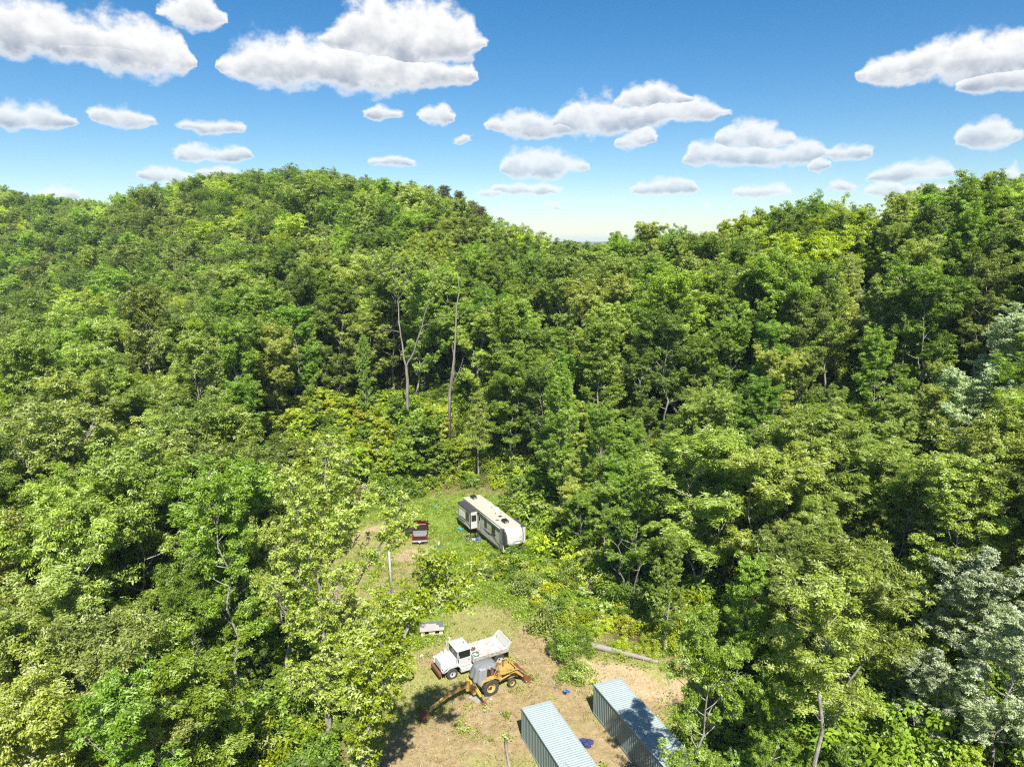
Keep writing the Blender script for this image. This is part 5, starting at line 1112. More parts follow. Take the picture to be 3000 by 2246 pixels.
# --- fifth-wheel travel trailer
def travel_trailer():
    o = empty('travel_trailer', (-6.55, 90.35, .12), math.atan2(-.889, .457)); b_ = lambda m_, nm, mt, p=o, **k: m_.build(nm, mt, p, **k)
    L, Wd, Z0, Z1 = 11.9, 2.44, .55, 3.55
    bd = b_(MB().box(0, L, 0, Wd, Z0, Z1), 'body', M_cream)
    b_(MB().box(-.03, L + .02, -.03, Wd + .03, Z1 + .002, Z1 + .05), 'roof', M_roofc)
    b_(MB().box(.02, L - .02, -.012, -.003, Z0 - .06, Z0 + .22), 'skirt_trim', M_char)
    # nose cap
    prof = [(11.92, 3.60), (12.45, 3.52), (12.9, 3.28), (13.2, 2.92), (13.38, 2.5), (13.42, 2.1), (13.32, 1.82), (13.0, 1.70), (11.92, 1.68)]
    PF = np.array(prof); cs = np.concatenate([[0], np.cumsum(np.hypot(*np.diff(PF, axis=0).T))]); cs /= cs[-1]
    def S(t, s_, off=0.0):
        x = np.interp(s_, cs, PF[:, 0]); z = np.interp(s_, cs, PF[:, 1]); e = 1 - .50 * abs(t) ** 2.6
        x1 = np.interp(min(s_ + .01, 1), cs, PF[:, 0]); z1 = np.interp(min(s_ + .01, 1), cs, PF[:, 1]); d = np.array([x1 - x, z1 - z]); d /= np.linalg.norm(d) + 1e-9
        return (11.92 + (x - 11.92) * e - d[1] * off, Wd / 2 + t * Wd / 2, z + d[0] * off)
    ts = np.linspace(-1, 1, 17); ss = np.linspace(0, 1, 25); v = [S(t, s_) for s_ in ss for t in ts]; f, mi = [], []
    for i in range(24):
        for j in range(16):
            f.append((i * 17 + j, i * 17 + j + 1, (i + 1) * 17 + j + 1, (i + 1) * 17 + j)); tm_ = abs((ts[j] + ts[j + 1]) / 2); sm = (ss[i] + ss[i + 1]) / 2
            mi.append(1 if tm_ > .90 - .30 * max(0, sm - .35) else 0)
    f += [tuple(i * 17 for i in range(25)), tuple(i * 17 + 16 for i in range(24, -1, -1))]; mi += [1, 1]
    cap = link('nose_cap', new_mesh('nose_cap', v, f, [M_cream, M_char], False, mi), o)
    bmx = bmesh.new(); bmx.from_mesh(cap.data); bmesh.ops.recalc_face_normals(bmx, faces=bmx.faces); bmx.to_mesh(cap.data); bmx.free()
    # lettering and emblem on the cap
    cu = bpy.data.curves.new('lettering', 'FONT'); cu.body = 'Sandpiper'; cu.size = .46; cu.shear = .28; cu.align_x = 'CENTER'; cu.resolution_u = 3
    tmp = bpy.data.objects.new('lettering', cu); col.objects.link(tmp); dg = bpy.context.evaluated_depsgraph_get(); tme = bpy.data.meshes.new_from_object(tmp.evaluated_get(dg)); bpy.data.objects.remove(tmp)
    length = float(np.hypot(*np.diff(PF, axis=0).T).sum())
    def on_cap(u, w_, s0, off): return S(u / (Wd / 2), s0 - w_ / length, off)
    for vv in tme.vertices: vv.co = on_cap(vv.co.x * .86, vv.co.y, .455, .012)
    tme.materials.clear(); tme.materials.append(M_txt); link('lettering', tme, cap)
    def disc(pts, off, nm, mt):
        c0 = np.mean(pts, 0); q = [on_cap(p[0], p[1], .56, off) for p in pts]; cc = on_cap(c0[0], c0[1], .56, off); MB().add([cc] + q, [(0, i + 1, (i + 1) % len(q) + 1) for i in range(len(q))]).build(nm, mt, cap)
    el = lambda a, b2, cx=0, cy=0, t0=0, t1=2 * math.pi, n_=28: [(cx + a * math.cos(t), cy + b2 * math.sin(t)) for t in np.linspace(t0, t1, n_, endpoint=t1 < 6.28)]
    disc(el(.60, .235), .010, 'emblem_rim', M_txt); disc(el(.55, .20), .016, 'emblem_field', M_lgrey); disc(el(.53, .185, 0, .005, .15, math.pi - .15), .022, 'emblem_sky', M_emr)
    disc([(-.46, -.05), (-.2, -.01), (.02, .10), (.12, .03), (.4, .06), (.16, -.03), (.3, -.11), (-.02, -.07), (-.25, -.14)], .028, 'emblem_bird', M_whitep)
    # side panel behind the cap, doors, windows, stripes: all on the side we see (y = 0)
    def pane(x0, x1, z0, z1, nm, mt, y=-.012, fr=None, p=bd):
        w_ = b_(MB().box(x0, x1, y - .012, y, z0, z1), nm, mt, p)
        if fr: b_(MB().box(x0 - .05, x1 + .05, y + .002, y + .011, z0 - .05, z1 + .05), 'window_frame', fr, w_)
        return w_
    pane(6.75, 7.35, 1.95, 2.95, 'window', M_glass, fr=M_char); pane(8.85, 9.75, 1.75, 2.95, 'window', M_glass, fr=M_char); pane(7.35 + .12, 8.7, 2.2, 2.95, 'side_graphic', M_cream)
    d_ = b_(MB().box(4.95, 5.72, -.03, -.008, .95, 3.05), 'door', M_cream); b_(MB().box(4.90, 5.77, -.018, -.004, .90, 3.10), 'door_frame', M_char, d_); b_(MB().box(5.15, 5.50, -.04, -.031, 2.25, 2.85), 'door_window', M_glass, d_); b_(MB().box(5.05, 5.12, -.05, -.031, 1.85, 2.05), 'handle', M_black, d_)
    b_(MB().tube([(5.88, -.05, 1.5), (5.88, -.10, 1.55), (5.88, -.10, 2.25), (5.88, -.05, 2.3)], .018, 6), 'grab_rail', M_steel)
    for (x0, x1, z0, z1) in ((8.2, 9.6, .82, 1.5), (9.9, 10.7, .82, 1.6)): 
        h_ = b_(MB().box(x0, x1, -.018, -.006, z0, z1), 'hatch', M_cream); b_(MB().box(x0 - .03, x1 + .03, -.006, -.002, z0 - .03, z1 + .03), 'hatch_seal', M_grey, h_)
    b_(MB().box(11.62, 11.9, -.022, -.004, .6, 3.5), 'corner_trim', M_char); b_(MB().box(5.9, 11.55, -.018, -.006, 1.66, 1.70), 'trim_line', M_grey); b_(MB().box(6.0, 11.5, -.016, -.005, 2.9, 2.93), 'trim_line', M_grey)
    def swoosh(P, w_, y, mt, p=o):
        q = []
        for i, (x, z) in enumerate(P):
            k = w_ * math.sin(math.pi * (i + .3) / (len(P) - .4)) / 2; q.append((x, z, k))
        MB().prism([(x, z + k) for x, z, k in q] + [(x, z - k) for x, z, k in reversed(q)], y - .006, y).build('stripe', mt, p)
    swoosh([(6.4, 1.62), (7.4, 1.50), (8.4, 1.55), (9.4, 1.85), (10.1, 2.15)], .16, -.022, M_char); swoosh([(8.6, 1.6), (9.6, 1.45), (10.6, 1.2), (11.5, .85)], .12, -.022, M_char); swoosh([(9.0, 1.75), (10.0, 1.6), (10.9, 1.3), (11.5, 1.05)], .06, -.02, M_grey)
    b_(MB().box(.3, .34, -.01, -.004, 1, 3.3), 'trim_line', M_grey)
    aw = b_(MB().tube([(4.85, -.10, 3.42), (11.4, -.10, 3.42)], .075, 10), 'awning', M_lgrey, smooth=True)
    for x in (4.9, 11.35): b_(MB().box(x - .03, x + .03, -.09, -.03, 1.3, 3.4), 'awning_arm', M_char, aw)
    # slide-out at the rear of this side
    sl = b_(MB().box(.55, 4.55, -.98, -.002, .95, 3.30), 'slide_out', M_cream); b_(MB().box(.50, 4.60, -1.04, -.004, 3.302, 3.36), 'slide_topper', M_char, sl)
    b_(MB().box(.56, 4.54, -.992, -.982, .92, 1.5), 'slide_skirt', M_grey, sl); b_(MB().box(4.47, 4.565, -.995, -.9, .95, 3.30), 'slide_corner', M_char, sl); b_(MB().box(.54, .63, -.995, -.9, .95, 3.30), 'slide_corner', M_char, sl)
    w_ = b_(MB().box(3.15, 4.05, -1.0, -.984, 1.85, 2.95), 'window', M_glass, sl); b_(MB().box(3.1, 4.1, -.992, -.9825, 1.8, 3.0), 'window_frame', M_char, w_)
    w_ = b_(MB().box(4.553, 4.57, -.78, -.18, 2.0, 2.75), 'window', M_glass, sl); b_(MB().box(4.551, 4.562, -.82, -.14, 1.96, 2.79), 'window_frame', M_char, w_)
    b_(MB().box(4.551, 4.575, -.97, -.03, .93, 1.02), 'slide_trim', M_dredge, sl); b_(MB().box(.9, 2.7, -.996, -.983, 1.75, 2.55), 'side_graphic', M_whitep, sl)
    swoosh([(1.2, 1.62), (2.2, 1.74), (3.2, 1.66), (4.4, 1.40)], .12, -.994, M_char, sl); swoosh([(1.6, 1.42), (2.6, 1.52), (3.4, 1.42), (4.4, 1.15)], .14, -.998, M_cream, sl); swoosh([(2.4, 1.15), (3.2, 1.25), (3.9, 1.15), (4.45, 1.0)], .18, -1.0, M_whitep, sl)
    # slide-out on the far side
    s2 = b_(MB().box(8.9, 11.7, Wd + .002, Wd + .75, 1.2, 3.25), 'slide_out', M_cream); b_(MB().box(8.85, 11.75, Wd + .035, Wd + .80, 3.252, 3.31), 'slide_topper', M_char, s2)
    # roof gear
    def ac(x, y):
        m_ = MB().hexa([(x - .50, y - .34, 3.602), (x + .5, y - .34, 3.602), (x + .5, y + .34, 3.602), (x - .5, y + .34, 3.602), (x - .32, y - .27, 3.92), (x + .42, y - .27, 3.92), (x + .42, y + .27, 3.92), (x - .32, y + .27, 3.92)])
        a_ = b_(m_, 'air_conditioner', M_black); b_(MB().box(x + .505, x + .515, y - .2, y + .2, 3.66, 3.82), 'vent_grille', M_grey, a_)
    ac(.75, 1.2); ac(10.1, 1.2)
    for x, y in ((4.1, 2.05), (6.1, 2.1)): b_(MB().box(x - .25, x + .25, y - .25, y + .25, 3.602, 3.68).hexa([(x - .2, y - .2, 3.68), (x + .2, y - .2, 3.68), (x + .2, y + .2, 3.68), (x - .2, y + .2, 3.68), (x - .2, y - .2, 3.86), (x + .2, y - .2, 3.72), (x + .2, y + .2, 3.72), (x - .2, y + .2, 3.86)]), 'roof_vent', M_whitep)
    for x, y in ((5.1, 1.8), (7.2, 1.3), (7.4, 2.0)): b_(MB().tube([(x, y, 3.6), (x, y, 3.72)], .05, 8), 'vent_pipe', M_black)
    b_(MB().box(8.1, 8.5, 1.25, 1.65, 3.602, 3.66), 'skylight', M_char); b_(MB().box(8.3, 8.9, 1.9, 2.2, 3.602, 3.63), 'roof_patch', M_roofc)
    b_(MB().box(9.1, 9.4, .55, .65, 3.602, 3.66).box(9.2, 9.3, .35, .85, 3.602, 3.65), 'antenna', M_char)
    # running gear
    b_(MB().box(.4, 11.6, .4, .55, .42, .6).box(.4, 11.6, 1.9, 2.05, .42, .6), 'frame', M_dark)
    for x in (4.9, 5.8):
        for y in (.18, 2.26): wheel(o, x, y, .36, .37, .24, M_lgrey, .5)
    for y in (.35, 2.05): b_(MB().box(11.3, 11.42, y, y + .12, .0, .7).box(11.22, 11.5, y - .08, y + .2, -.02, .02), 'landing_leg', M_grey)
    b_(MB().box(12.45, 12.62, 1.12, 1.32, 1.15, 1.70).lathe([(0, 0), (.1, 0), (.12, .1), (0, .12)], (12.53, 1.22, 1.08), 'z', 12), 'king_pin', M_grey)
    b_(MB().box(-.02, -.004, .3, 2.14, 1.2, 1.6), 'rear_panel', M_grey)
    return tag(o, 'long cream fifth-wheel travel trailer with dark slide-out roof parked on the grass', 'trailer')
rv = travel_trailer()
def rvp(x, y, z=0): q = in_frame(rv, (x, y, 0)); return (q[0], q[1], Tz(q[0], q[1]) + z)
ra = rv.rotation_euler.z
# steps, mower and clutter at the trailer door
o = empty('folding_steps', rvp(5.3, -.15), ra)
for k in range(3): MB().box(-.33, .33, -.30 - k * .26, -.08 - k * .26, .72 - k * .24, .75 - k * .24).build('tread', M_black, o)
for s_ in (-.34, .34): MB().beam((s_, -.08, .78), (s_, -.85, .12), .03, .06).beam((s_, -.8, .0), (s_, -.8, .22), .03, .05).build('side_rail', M_black, o)
tag(o, 'black folding steps below the trailer entry door', 'steps')
o = empty('lawn_mower', rvp(5.55, -1.75), ra + .6)
dk = MB().lathe([(0, .22), (.26, .22), (.30, .16), (.31, .08), (.29, .08), (.25, .18), (0, .18)], axis='z', n=20).build('deck', M_char, o, smooth=True)
MB().lathe([(0, .40), (.10, .40), (.13, .36), (.13, .22), (0, .22)], axis='z', n=14).build('engine', M_grey, dk, smooth=True)
for sx in (-.28, .28):
    for sy in (-.3, .3): wheel(o, sx, sy, .1, .10, .05, M_lgrey, .4)
MB().tube([(-.25, -.18, .2), (-.95, -.22, .95), (-.98, -.22, 1.0), (-.98, .22, 1.0), (-.95, .22, .95), (-.25, .18, .2)], .016, 6).build('handle', M_steel, o)
tag(o, 'push mower with a bent tube handle in front of the trailer steps', 'mower')
def bin_(name, p, sz, mat, label, lid, rz=0):
    o = empty(name, p, ra + rz); a, b2, h = sz
    MB().hexa([(-a * .88, -b2 * .88, 0), (a * .88, -b2 * .88, 0), (a * .88, b2 * .88, 0), (-a * .88, b2 * .88, 0), (-a, -b2, h), (a, -b2, h), (a, b2, h), (-a, b2, h)]).build('tub', mat, o); MB().box(-a - .02, a + .02, -b2 - .02, b2 + .02, h + .002, h + .04).build('lid', lid, o); tag(o, label, 'bin')
bin_('storage_bin', rvp(6.3, -.62), (.26, .2, .34), M_blue, 'bright blue storage bin against the trailer side', M_blue, .3)
bin_('storage_bin', rvp(5.95, -1.15), (.28, .22, .30), M_grey, 'dull grey bin between the blue bin and the mower', M_lgrey, -.4)
bin_('storage_bin', rvp(2.1, -1.35), (.36, .2, .3), M_teal, 'teal plastic bin half hidden under the slide-out', M_teal, .2)
q = rvp(4.6, -1.35); tag(crumple('trash_bag', *[float(v) for v in proj(q[0], q[1], 0)], (.4, .34, .45), M_black, 'black bag slumped left of the trailer steps', 'bag', 12), None)

# --- dark red pickup
def pickup():
    o = empty('pickup_truck', (-11.55, 83.45, Tz(-12, 85)), math.atan2(.995, -.10)); b_ = lambda m_, nm, mt, p=o, **k: m_.build(nm, mt, p, **k)
    for y0 in (.90, -.985): b_(MB().prism([(.12, .48), (.12, 1.05), (2.0, 1.05), (2.0, .48), (1.65, .48), (1.55, .85), (1.25, .95), (.95, .85), (.85, .48)], y0, y0 + .085), 'bed_side', M_red)
    b_(MB().box(.14, 2.0, -.9, .9, .62, .68).box(1.93, 2.0, -.9, .9, .68, 1.05), 'bed_floor', M_grey)
    tg = b_(MB().box(.06, .13, -.86, .86, .58, 1.08), 'tailgate', M_red); b_(MB().box(.045, .06, -.12, .12, .86, .96), 'handle', M_black, tg); b_(MB().box(.05, .061, -.7, .7, .64, .70), 'crease', M_red, tg)
    for s_ in (-1, 1): b_(MB().box(.05, .16, s_ * .925 - .06, s_ * .925 + .06, .70, 1.05), 'tail_light', M_tail)
    bp = b_(MB().box(-.10, .05, -.95, .95, .42, .57).box(-.12, -.04, -.3, .3, .50, .585), 'bumper', M_lgrey); b_(MB().box(-.128, -.121, -.16, .16, .38, .52), 'licence_plate', M_whitep, bp)
    b_(MB().box(-.45, .1, -.035, .035, .33, .41).lathe([(0, 0), (.03, 0), (.025, .05), (.03, .09), (0, .11)], (-.40, 0, .41), 'z', 10), 'tow_hitch', M_steel)
    b_(MB().prism([(2.0, .42), (5.55, .42), (5.62, .80), (5.5, 1.06), (4.25, 1.12), (2.0, 1.08)], -.97, .97), 'cab_body', M_red); b_(MB().hexa([(4.2, -.9, 1.12), (5.5, -.88, 1.06), (5.5, .88, 1.06), (4.2, .9, 1.12), (4.22, -.84, 1.18), (5.42, -.8, 1.12), (5.42, .8, 1.12), (4.22, .84, 1.18)]), 'hood', M_red)
    b_(MB().prism([(2.08, 1.085), (4.2, 1.12), (3.6, 1.70), (2.3, 1.74)], -.80, .80), 'glasshouse', M_glass)
    b_(MB().hexa([(2.26, -.78, 1.745), (3.62, -.78, 1.71), (3.62, .78, 1.71), (2.26, .78, 1.745), (2.34, -.70, 1.83), (3.52, -.70, 1.80), (3.52, .70, 1.80), (2.34, .70, 1.83)]), 'roof', M_red)
    for s_ in (-1, 1):
        for (x0, z0, x1, z1) in ((2.08, 1.08, 2.32, 1.74), (3.02, 1.1, 3.02, 1.72), (4.2, 1.12, 3.6, 1.72)): b_(MB().beam((x0, s_ * .83, z0), (x1, s_ * .79, z1), .07, .10), 'pillar', M_red)
        wheel(o, 1.25, s_ * .86, .39, .39, .27, M_lgrey, .5); wheel(o, 4.65, s_ * .86, .39, .39, .27, M_lgrey, .5)
        b_(MB().box(3.75, 3.85, s_ * 1.08 - .11, s_ * 1.08 + .11, 1.10, 1.30).beam((3.8, s_ * .95, 1.15), (3.8, s_ * 1.05, 1.18), .04, .04), 'mirror', M_black); b_(MB().box(5.52, 5.64, s_ * .72 - .14, s_ * .72 + .14, .72, .95), 'headlight', M_whitep)
    b_(MB().box(5.56, 5.72, -.93, .93, .40, .62), 'front_bumper', M_lgrey)
    for hx, dr in ((4.15, 68), (3.02, 72)):       # both left doors stand open
        e_ = R(180 - dr); c_, q_ = math.cos(e_), math.sin(e_); P = lambda t, z: (hx + c_ * t, .985 + q_ * t, z)
        dd = MB(); n0 = Vector((-q_, c_, 0)) * .04
        for z0, z1, t0, t1 in ((.5, 1.08, 0, 1.02),):
            dd.hexa([P(t0, z0), P(t1, z0), tuple(Vector(P(t1, z0)) + n0), tuple(Vector(P(t0, z0)) + n0), P(t0, z1), P(t1, z1), tuple(Vector(P(t1, z1)) + n0), tuple(Vector(P(t0, z1)) + n0)])
        d_ = b_(dd, 'door', M_char); b_(MB().hexa([P(.08, 1.085), P(.98, 1.085), tuple(Vector(P(.98, 1.085)) + n0 * .4), tuple(Vector(P(.08, 1.085)) + n0 * .4), P(.4, 1.6), P(.95, 1.62), tuple(Vector(P(.95, 1.62)) + n0 * .4), tuple(Vector(P(.4, 1.6)) + n0 * .4)]), 'door_glass', M_glass, d_)
        b_(MB().beam(P(.1, .8), P(.95, .8), .07, .05), 'armrest', M_lgrey, d_)
    return tag(o, 'dark red pickup seen from behind with its left doors open', 'pickup')
pickup()

# --- people
def skin_body(name, V_, E_, rad, mat, parent=None, loc=None, rz=None, sub=1):
    me = bpy.data.meshes.new(name + '_cage'); me.from_pydata(V_, E_, []); ob = bpy.data.objects.new(name + '_cage', me); col.objects.link(ob)
    md = ob.modifiers.new('skin', 'SKIN'); md.use_smooth_shade = True
    for i, sv in enumerate(me.skin_vertices[0].data): r_ = rad[i]; sv.radius = r_ if hasattr(r_, '__len__') else (r_, r_); sv.use_root = i == 0
    ms = ob.modifiers.new('sub', 'SUBSURF'); ms.levels = sub; ms.render_levels = sub
    dg = bpy.context.evaluated_depsgraph_get(); m2 = bpy.data.meshes.new_from_object(ob.evaluated_get(dg)); bpy.data.objects.remove(ob)
    m2.materials.clear(); m2.materials.append(mat); m2.name = name
    return link(name, m2, parent, loc, rz)
def person(loc, face, h, shirt, short_m, hair_m, label, arm=(.10, .0), bald=False, longp=False):
    """standing figure; +y is where it looks"""
    o = empty('person', loc, face); k = h
    V_, E_, rad = [], [], []
    def add(p, r_, par=None):
        V_.append(tuple(c_ * k for c_ in p)); rad.append(tuple(q * k for q in r_) if hasattr(r_, '__len__') else r_ * k)
        if par is not None: E_.append((par, len(V_) - 1))
        return len(V_) - 1
    pel = add((0, 0, .52), (.088, .06)); wst = add((0, 0, .60), (.078, .055), pel); chs = add((0, .005, .72), (.092, .062), wst); shd = add((0, 0, .80), (.07, .05), chs); nk = add((0, .005, .855), .032, shd); hd = add((0, .015, .895), (.042, .05), nk); hd2 = add((0, .02, .94), (.046, .056), hd); add((0, .01, .975), (.034, .04), hd2)
    hands = []
    for s_ in (-1, 1):
        sh = add((s_ * .10, 0, .80), .036, shd); el = add((s_ * .135, -.02 + arm[1], .655), .027, sh); wr = add((s_ * .15, .03 + arm[0] * .5, .52), .018, el); pm = add((s_ * .15, .045 + arm[0] * .6, .475), (.014, .022), wr); hands.append((s_, pm, (s_ * .15, .045 + arm[0] * .6, .475)))
        hp_ = add((s_ * .05, 0, .485), .058, pel); kn = add((s_ * .058, .012, .27), .038, hp_); an = add((s_ * .06, -.01, .05), .024, kn); add((s_ * .062, .05, .018), (.024, .016), an)
    for s_, pm, c_ in hands:
        for q, (dy, L_) in enumerate(((-.014, .035), (-.005, .042), (.005, .046), (.014, .040))):
            a_ = add((c_[0], c_[1] + dy, c_[2] - .022), .0052, pm); b2 = add((c_[0] - s_ * .006, c_[1] + dy + .003, c_[2] - .022 - L_ * .55), .0047, a_); add((c_[0] - s_ * .018, c_[1] + dy + .006, c_[2] - .022 - L_), .004, b2)
        a_ = add((c_[0] - s_ * .006, c_[1] + .022, c_[2] + .006), .006, pm); add((c_[0] - s_ * .014, c_[1] + .034, c_[2] - .014), .005, a_)
    skin_body('body', V_, E_, rad, M_skin, o)
    hd_c = (0, .018 * k, .938 * k)
    MB().lathe([(0, 0), (.006 * k, .004 * k), (.009 * k, .012 * k), (.004 * k, .03 * k), (0, .034 * k)], axis='z', n=8).build('nose', M_skin, o, (0, .078 * k, .918 * k), smooth=True)
    for s_ in (-1, 1):
        MB().lathe([(0, -.004 * k), (.006 * k, -.003 * k), (.0072 * k, 0), (.006 * k, .003 * k), (0, .004 * k)], axis='y', n=10).build('eye', M_dark, o, (s_ * .019 * k, .071 * k, .945 * k)); MB().lathe([(0, -.006 * k), (.012 * k, -.004 * k), (.016 * k, 0), (.010 * k, .005 * k), (0, .006 * k)], axis='x', n=10).build('ear', M_skin, o, (s_ * .049 * k, .012 * k, .935 * k), smooth=True)
    MB().box(-.018 * k, .018 * k, .070 * k, .0745 * k, .896 * k, .901 * k).build('mouth', M_dredge, o)
    hv_, hf_ = [], []
    for i in range(7):
        for j in range(16):
            ph = math.pi * .5 * (1 - i / 6 * 1.15); th = 2 * math.pi * j / 16; back = .5 - .5 * math.sin(th); drop = (.6 + .55 * back) if not bald else (.35 + .55 * back)
            ph = math.pi / 2 - (math.pi / 2) * (i / 6) * drop * 1.25
            hv_.append((hd_c[0] + .0515 * k * math.cos(ph) * math.cos(th), hd_c[1] - .004 * k + .062 * k * math.cos(ph) * math.sin(th), hd_c[2] + .004 * k + .062 * k * math.sin(ph)))
    for i in range(6):
        for j in range(16): hf_.append((i * 16 + j, i * 16 + (j + 1) % 16, (i + 1) * 16 + (j + 1) % 16, (i + 1) * 16 + j))
    MB().add(hv_, hf_).build('hair', hair_m, o, smooth=True)
    # clothes: a little larger than the body, same joints
    sv = [(0, 0, .50), (0, 0, .60), (0, .005, .72), (0, 0, .805), (0, .004, .835), (-.10, 0, .80), (-.128, -.015, .69), (.10, 0, .80), (.128, -.015, .69)]
    skin_body('shirt', [tuple(c_ * k for c_ in p) for p in sv], [(0, 1), (1, 2), (2, 3), (3, 4), (3, 5), (5, 6), (3, 7), (7, 8)], [(.100 * k, .073 * k), (.095 * k, .072 * k), (.104 * k, .074 * k), (.084 * k, .06 * k), (.04 * k, .04 * k), (.049 * k,) * 2, (.043 * k,) * 2, (.049 * k,) * 2, (.043 * k,) * 2], shirt, o)
    ze = .06 if longp else .30
    pv = [(0, 0, .56), (0, 0, .51)] + [q for s_ in (-1, 1) for q in ((s_ * .052, 0, .475), (s_ * .060, .010, .34 if not longp else .27), (s_ * .062, .008 if not longp else -.005, ze))]
    skin_body('trousers' if longp else 'shorts', [tuple(c_ * k for c_ in p) for p in pv], [(0, 1), (1, 2), (2, 3), (3, 4), (1, 5), (5, 6), (6, 7)], [(.094 * k, .068 * k), (.100 * k, .074 * k), (.068 * k,) * 2, (.056 * k,) * 2, (.054 * k if not longp else .038 * k,) * 2, (.068 * k,) * 2, (.056 * k,) * 2, (.054 * k if not longp else .038 * k,) * 2], short_m, o)
    for s_ in (-1, 1): MB().hexa([(s_ * .062 * k - .03 * k, -.04 * k, 0), (s_ * .062 * k + .03 * k, -.04 * k, 0), (s_ * .062 * k + .03 * k, .085 * k, 0), (s_ * .062 * k - .03 * k, .085 * k, 0), (s_ * .062 * k - .025 * k, -.035 * k, .045 * k), (s_ * .062 * k + .025 * k, -.035 * k, .045 * k), (s_ * .062 * k + .022 * k, .07 * k, .025 * k), (s_ * .062 * k - .022 * k, .07 * k, .025 * k)]).build('shoe', M_black, o)
    return tag(o, label, 'person')
x, y = G(1079, 1590); person((x, y, Tz(x, y)), R(8), 1.86, M_blkcloth, M_olive, M_hair, 'man in black T-shirt and dark shorts standing with his back turned', (.10, .0), bald=True)
x, y = G(1286, 1607); person((x, y, Tz(x, y)), R(35), 1.02, M_pink, M_denim, M_hair, 'small child in white shirt and blue trousers on the grass', (.12, .02), longp=True)

# ------------------------------------------------------------------ grass, weeds, gravel: nobody could count them
def scatter(n_, fn):
    out = []
    while len(out) < n_:
        x = rng.uniform(-27, 16, 4000); y = rng.uniform(40, 106, 4000); p = fn(x, y); k = rng.random(4000) < p; out += list(zip(x[k], y[k]))
    return np.array(out[:n_])
inC = lambda x, y: inpoly(x, y, CLEAR) | (blob(x, y, [(-20, 88, 10, 9, 0), (-17, 66, 5, 9, 0)]) > .3)
def not_under(x, y):
    m_ = np.ones(x.shape)
    for o_, (x0, x1, y0, y1) in ((truck, (-.2, 6.5, -1.1, 1.1)), (rv, (-.1, 11.9, 0, 2.44)), (bh, (-1, 3, -.6, .6))):
        a = o_.rotation_euler.z; dx, dy = x - o_.location.x, y - o_.location.y; u, v = dx * math.cos(a) + dy * math.sin(a), -dx * math.sin(a) + dy * math.cos(a); m_ *= ~((u > x0) & (u < x1) & (v > y0) & (v < y1))
    for (cx, cy, aa) in ((.7, 48.06, ca), (6.47, 50.77, ca)):
        dx, dy = x - cx, y - cy; u, v = dx * math.cos(aa) + dy * math.sin(aa), -dx * math.sin(aa) + dy * math.cos(aa); m_ *= ~((u > -.1) & (u < 12.4) & (v > -.1) & (v < 2.6))
    return m_
def tufts(name, P, npc, rad, leaf, mat, color, label, cat, up, lo=.0, flat=1.0, hj=1.0):
    z = T(P[:, 0], P[:, 1]); n_ = len(P); c_ = np.repeat(np.column_stack([P, z]), npc, 0); m_ = len(c_)
    rr = rng.normal(size=(m_, 2)) * rad; p = c_ + np.column_stack([rr, np.zeros(m_)])
    size = np.repeat(rng.uniform(.5, 1.3, n_), npc) * rng.uniform(.6, 1.3, m_)
    t = nrm(np.column_stack([rng.normal(size=(m_, 2)) * (1 - up) + rr / rad * .15, np.full(m_, up) * rng.uniform(.5, 1.2, m_)])); sd = nrm(np.cross(t, rng.normal(size=(m_, 3)))); L, W = leaf
    if lo: p[:, 2] += rng.random(m_) * lo * np.repeat(rng.uniform(.4, 1.2, n_), npc)
    tip = p + t * (L * size)[:, None]; mid = p + t * (L * .45 * size)[:, None]
    V4 = np.stack([p, mid + sd * W * .5 * size[:, None], tip, mid - sd * W * .5 * size[:, None]], 1)
    o_ = link(name, quad_mesh(name, V4, mat, np.clip(.6 * np.repeat(rng.random(n_), npc) + .4 * rng.random(m_), 0, .89)))
    o_.color = (*color, 1); return tag(o_, label, cat, kind='stuff')
lushf = lambda x, y: blob(x, y, LUSH); dirtf = lambda x, y: blob(x, y, DIRT); palef = lambda x, y: blob(x, y, PALE)
_q = [(rng.uniform(.25, 1.1), rng.uniform(0, 6.28), rng.uniform(0, 6.28)) for _ in range(10)]
patch = lambda x, y: np.clip(.5 + .28 * sum(np.sin(k * (x * math.cos(a) + y * math.sin(a)) + p) for k, a, p in _q) / 1.6, 0, 1)
P = scatter(7500, lambda x, y: inC(x, y) * not_under(x, y) * np.clip(.10 + lushf(x, y) - .9 * dirtf(x, y) - .8 * palef(x, y), .012, 1) * (.25 + patch(x, y)))
tufts('grass', P, 12, .16, (.26, .05), M_leaf, (.26, .36, .04), 'fresh green grass growing over the upper clearing', 'grass', .75)
P = scatter(8000, lambda x, y: inC(x, y) * not_under(x, y) * np.clip(.55 - .5 * lushf(x, y) - .28 * dirtf(x, y) - .3 * palef(x, y), .05, 1) * (.3 + patch(y, x)))
tufts('dry_grass', P, 9, .14, (.22, .035), M_leaf, (.48, .42, .17), 'dry straw-coloured grass over the lower clearing', 'grass', .6)
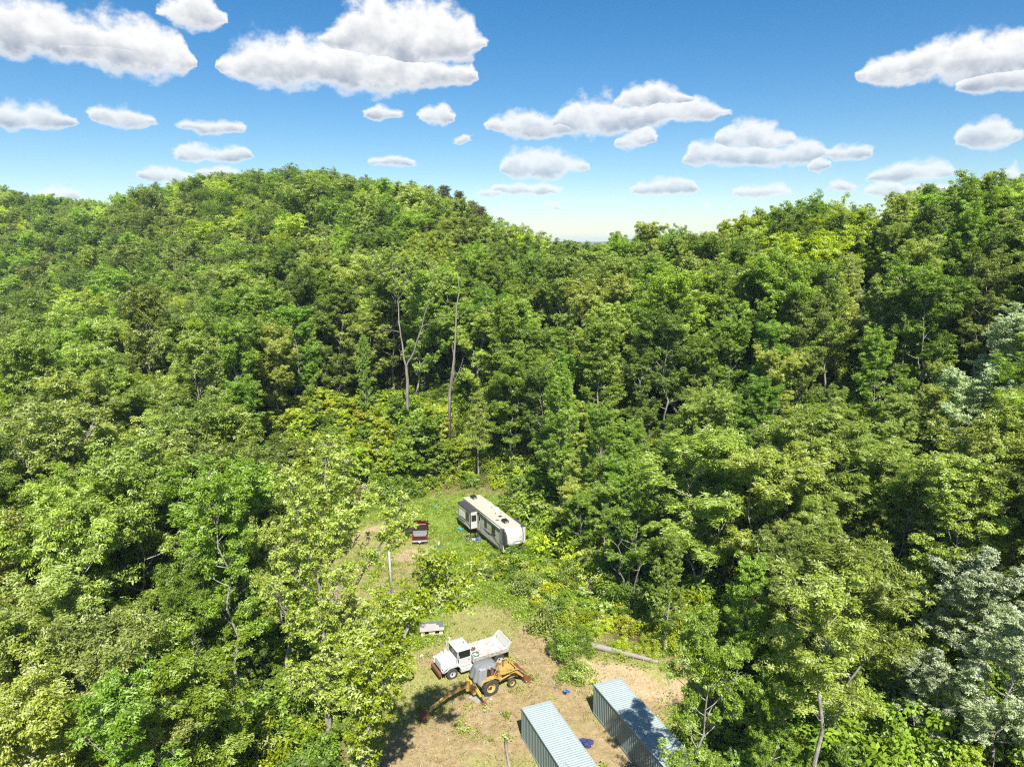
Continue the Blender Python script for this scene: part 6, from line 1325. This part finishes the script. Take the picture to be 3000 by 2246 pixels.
P = scatter(2200, lambda x, y: inC(x, y) * not_under(x, y) * np.clip(.12 + .9 * lushf(x, y) * (y < 84) - .75 * dirtf(x, y) - .7 * palef(x, y), .06, 1) * patch(x + 7, y) ** 2)
tufts('weeds', P, 34, .26, (.17, .11), M_leaf, (.30, .43, .03), 'leafy low weeds scattered over the clearing', 'weeds', .45, lo=.38)
# stones
g = np.random.default_rng(21); P = scatter(700, lambda x, y: inC(x, y) * not_under(x, y) * np.clip(.8 * palef(x, y) + .25 * dirtf(x, y), .01, 1)); z = T(P[:, 0], P[:, 1]); v, f = [], []
cube = np.array([(a, b2, c_) for c_ in (-1, 1) for b2 in (-1, 1) for a in (-1, 1)], float)
for i, (x, y) in enumerate(P):
    s_ = g.uniform(.02, .06); q = cube * (1 + g.normal(size=(8, 1)) * .2) * np.array([s_, s_ * g.uniform(.6, 1), s_ * .6]); th = g.uniform(0, 6); q = np.column_stack([q[:, 0] * math.cos(th) - q[:, 1] * math.sin(th), q[:, 0] * math.sin(th) + q[:, 1] * math.cos(th), q[:, 2]]) + np.array([x, y, z[i] + s_ * .3]); b0 = len(v); v += q.tolist()
    f += [tuple(b0 + k for k in t) for t in ((0, 2, 3, 1), (4, 5, 7, 6), (0, 1, 5, 4), (2, 6, 7, 3), (0, 4, 6, 2), (1, 3, 7, 5))]
tag(link('gravel', new_mesh('gravel', v, f, [paint('pale_stone', (.34, .30, .25), .9, dirt=.35)])), 'pale stones scattered over the bare earth and gravel', 'gravel', kind='stuff')

# thin summer haze in the air over the hills
tag(MB().box(-9100, 9100, -3100, 9600, -40, 104).build('haze', [], None), 'thin summer haze in the air over the hills', 'haze', kind='stuff')
hm = bpy.data.materials.new('haze'); hm.use_nodes = True; hn = hm.node_tree.nodes; hn.clear()
pv_ = N(hn, 'ShaderNodeVolumePrincipled'); pv_.inputs['Color'].default_value = (.60, .78, 1, 1); pv_.inputs['Density'].default_value = .00011; pv_.inputs['Anisotropy'].default_value = 0.0
ho = hn.new('ShaderNodeOutputMaterial'); hm.node_tree.links.new(pv_.outputs[0], ho.inputs['Volume']); bpy.data.objects['haze'].data.materials.append(hm)
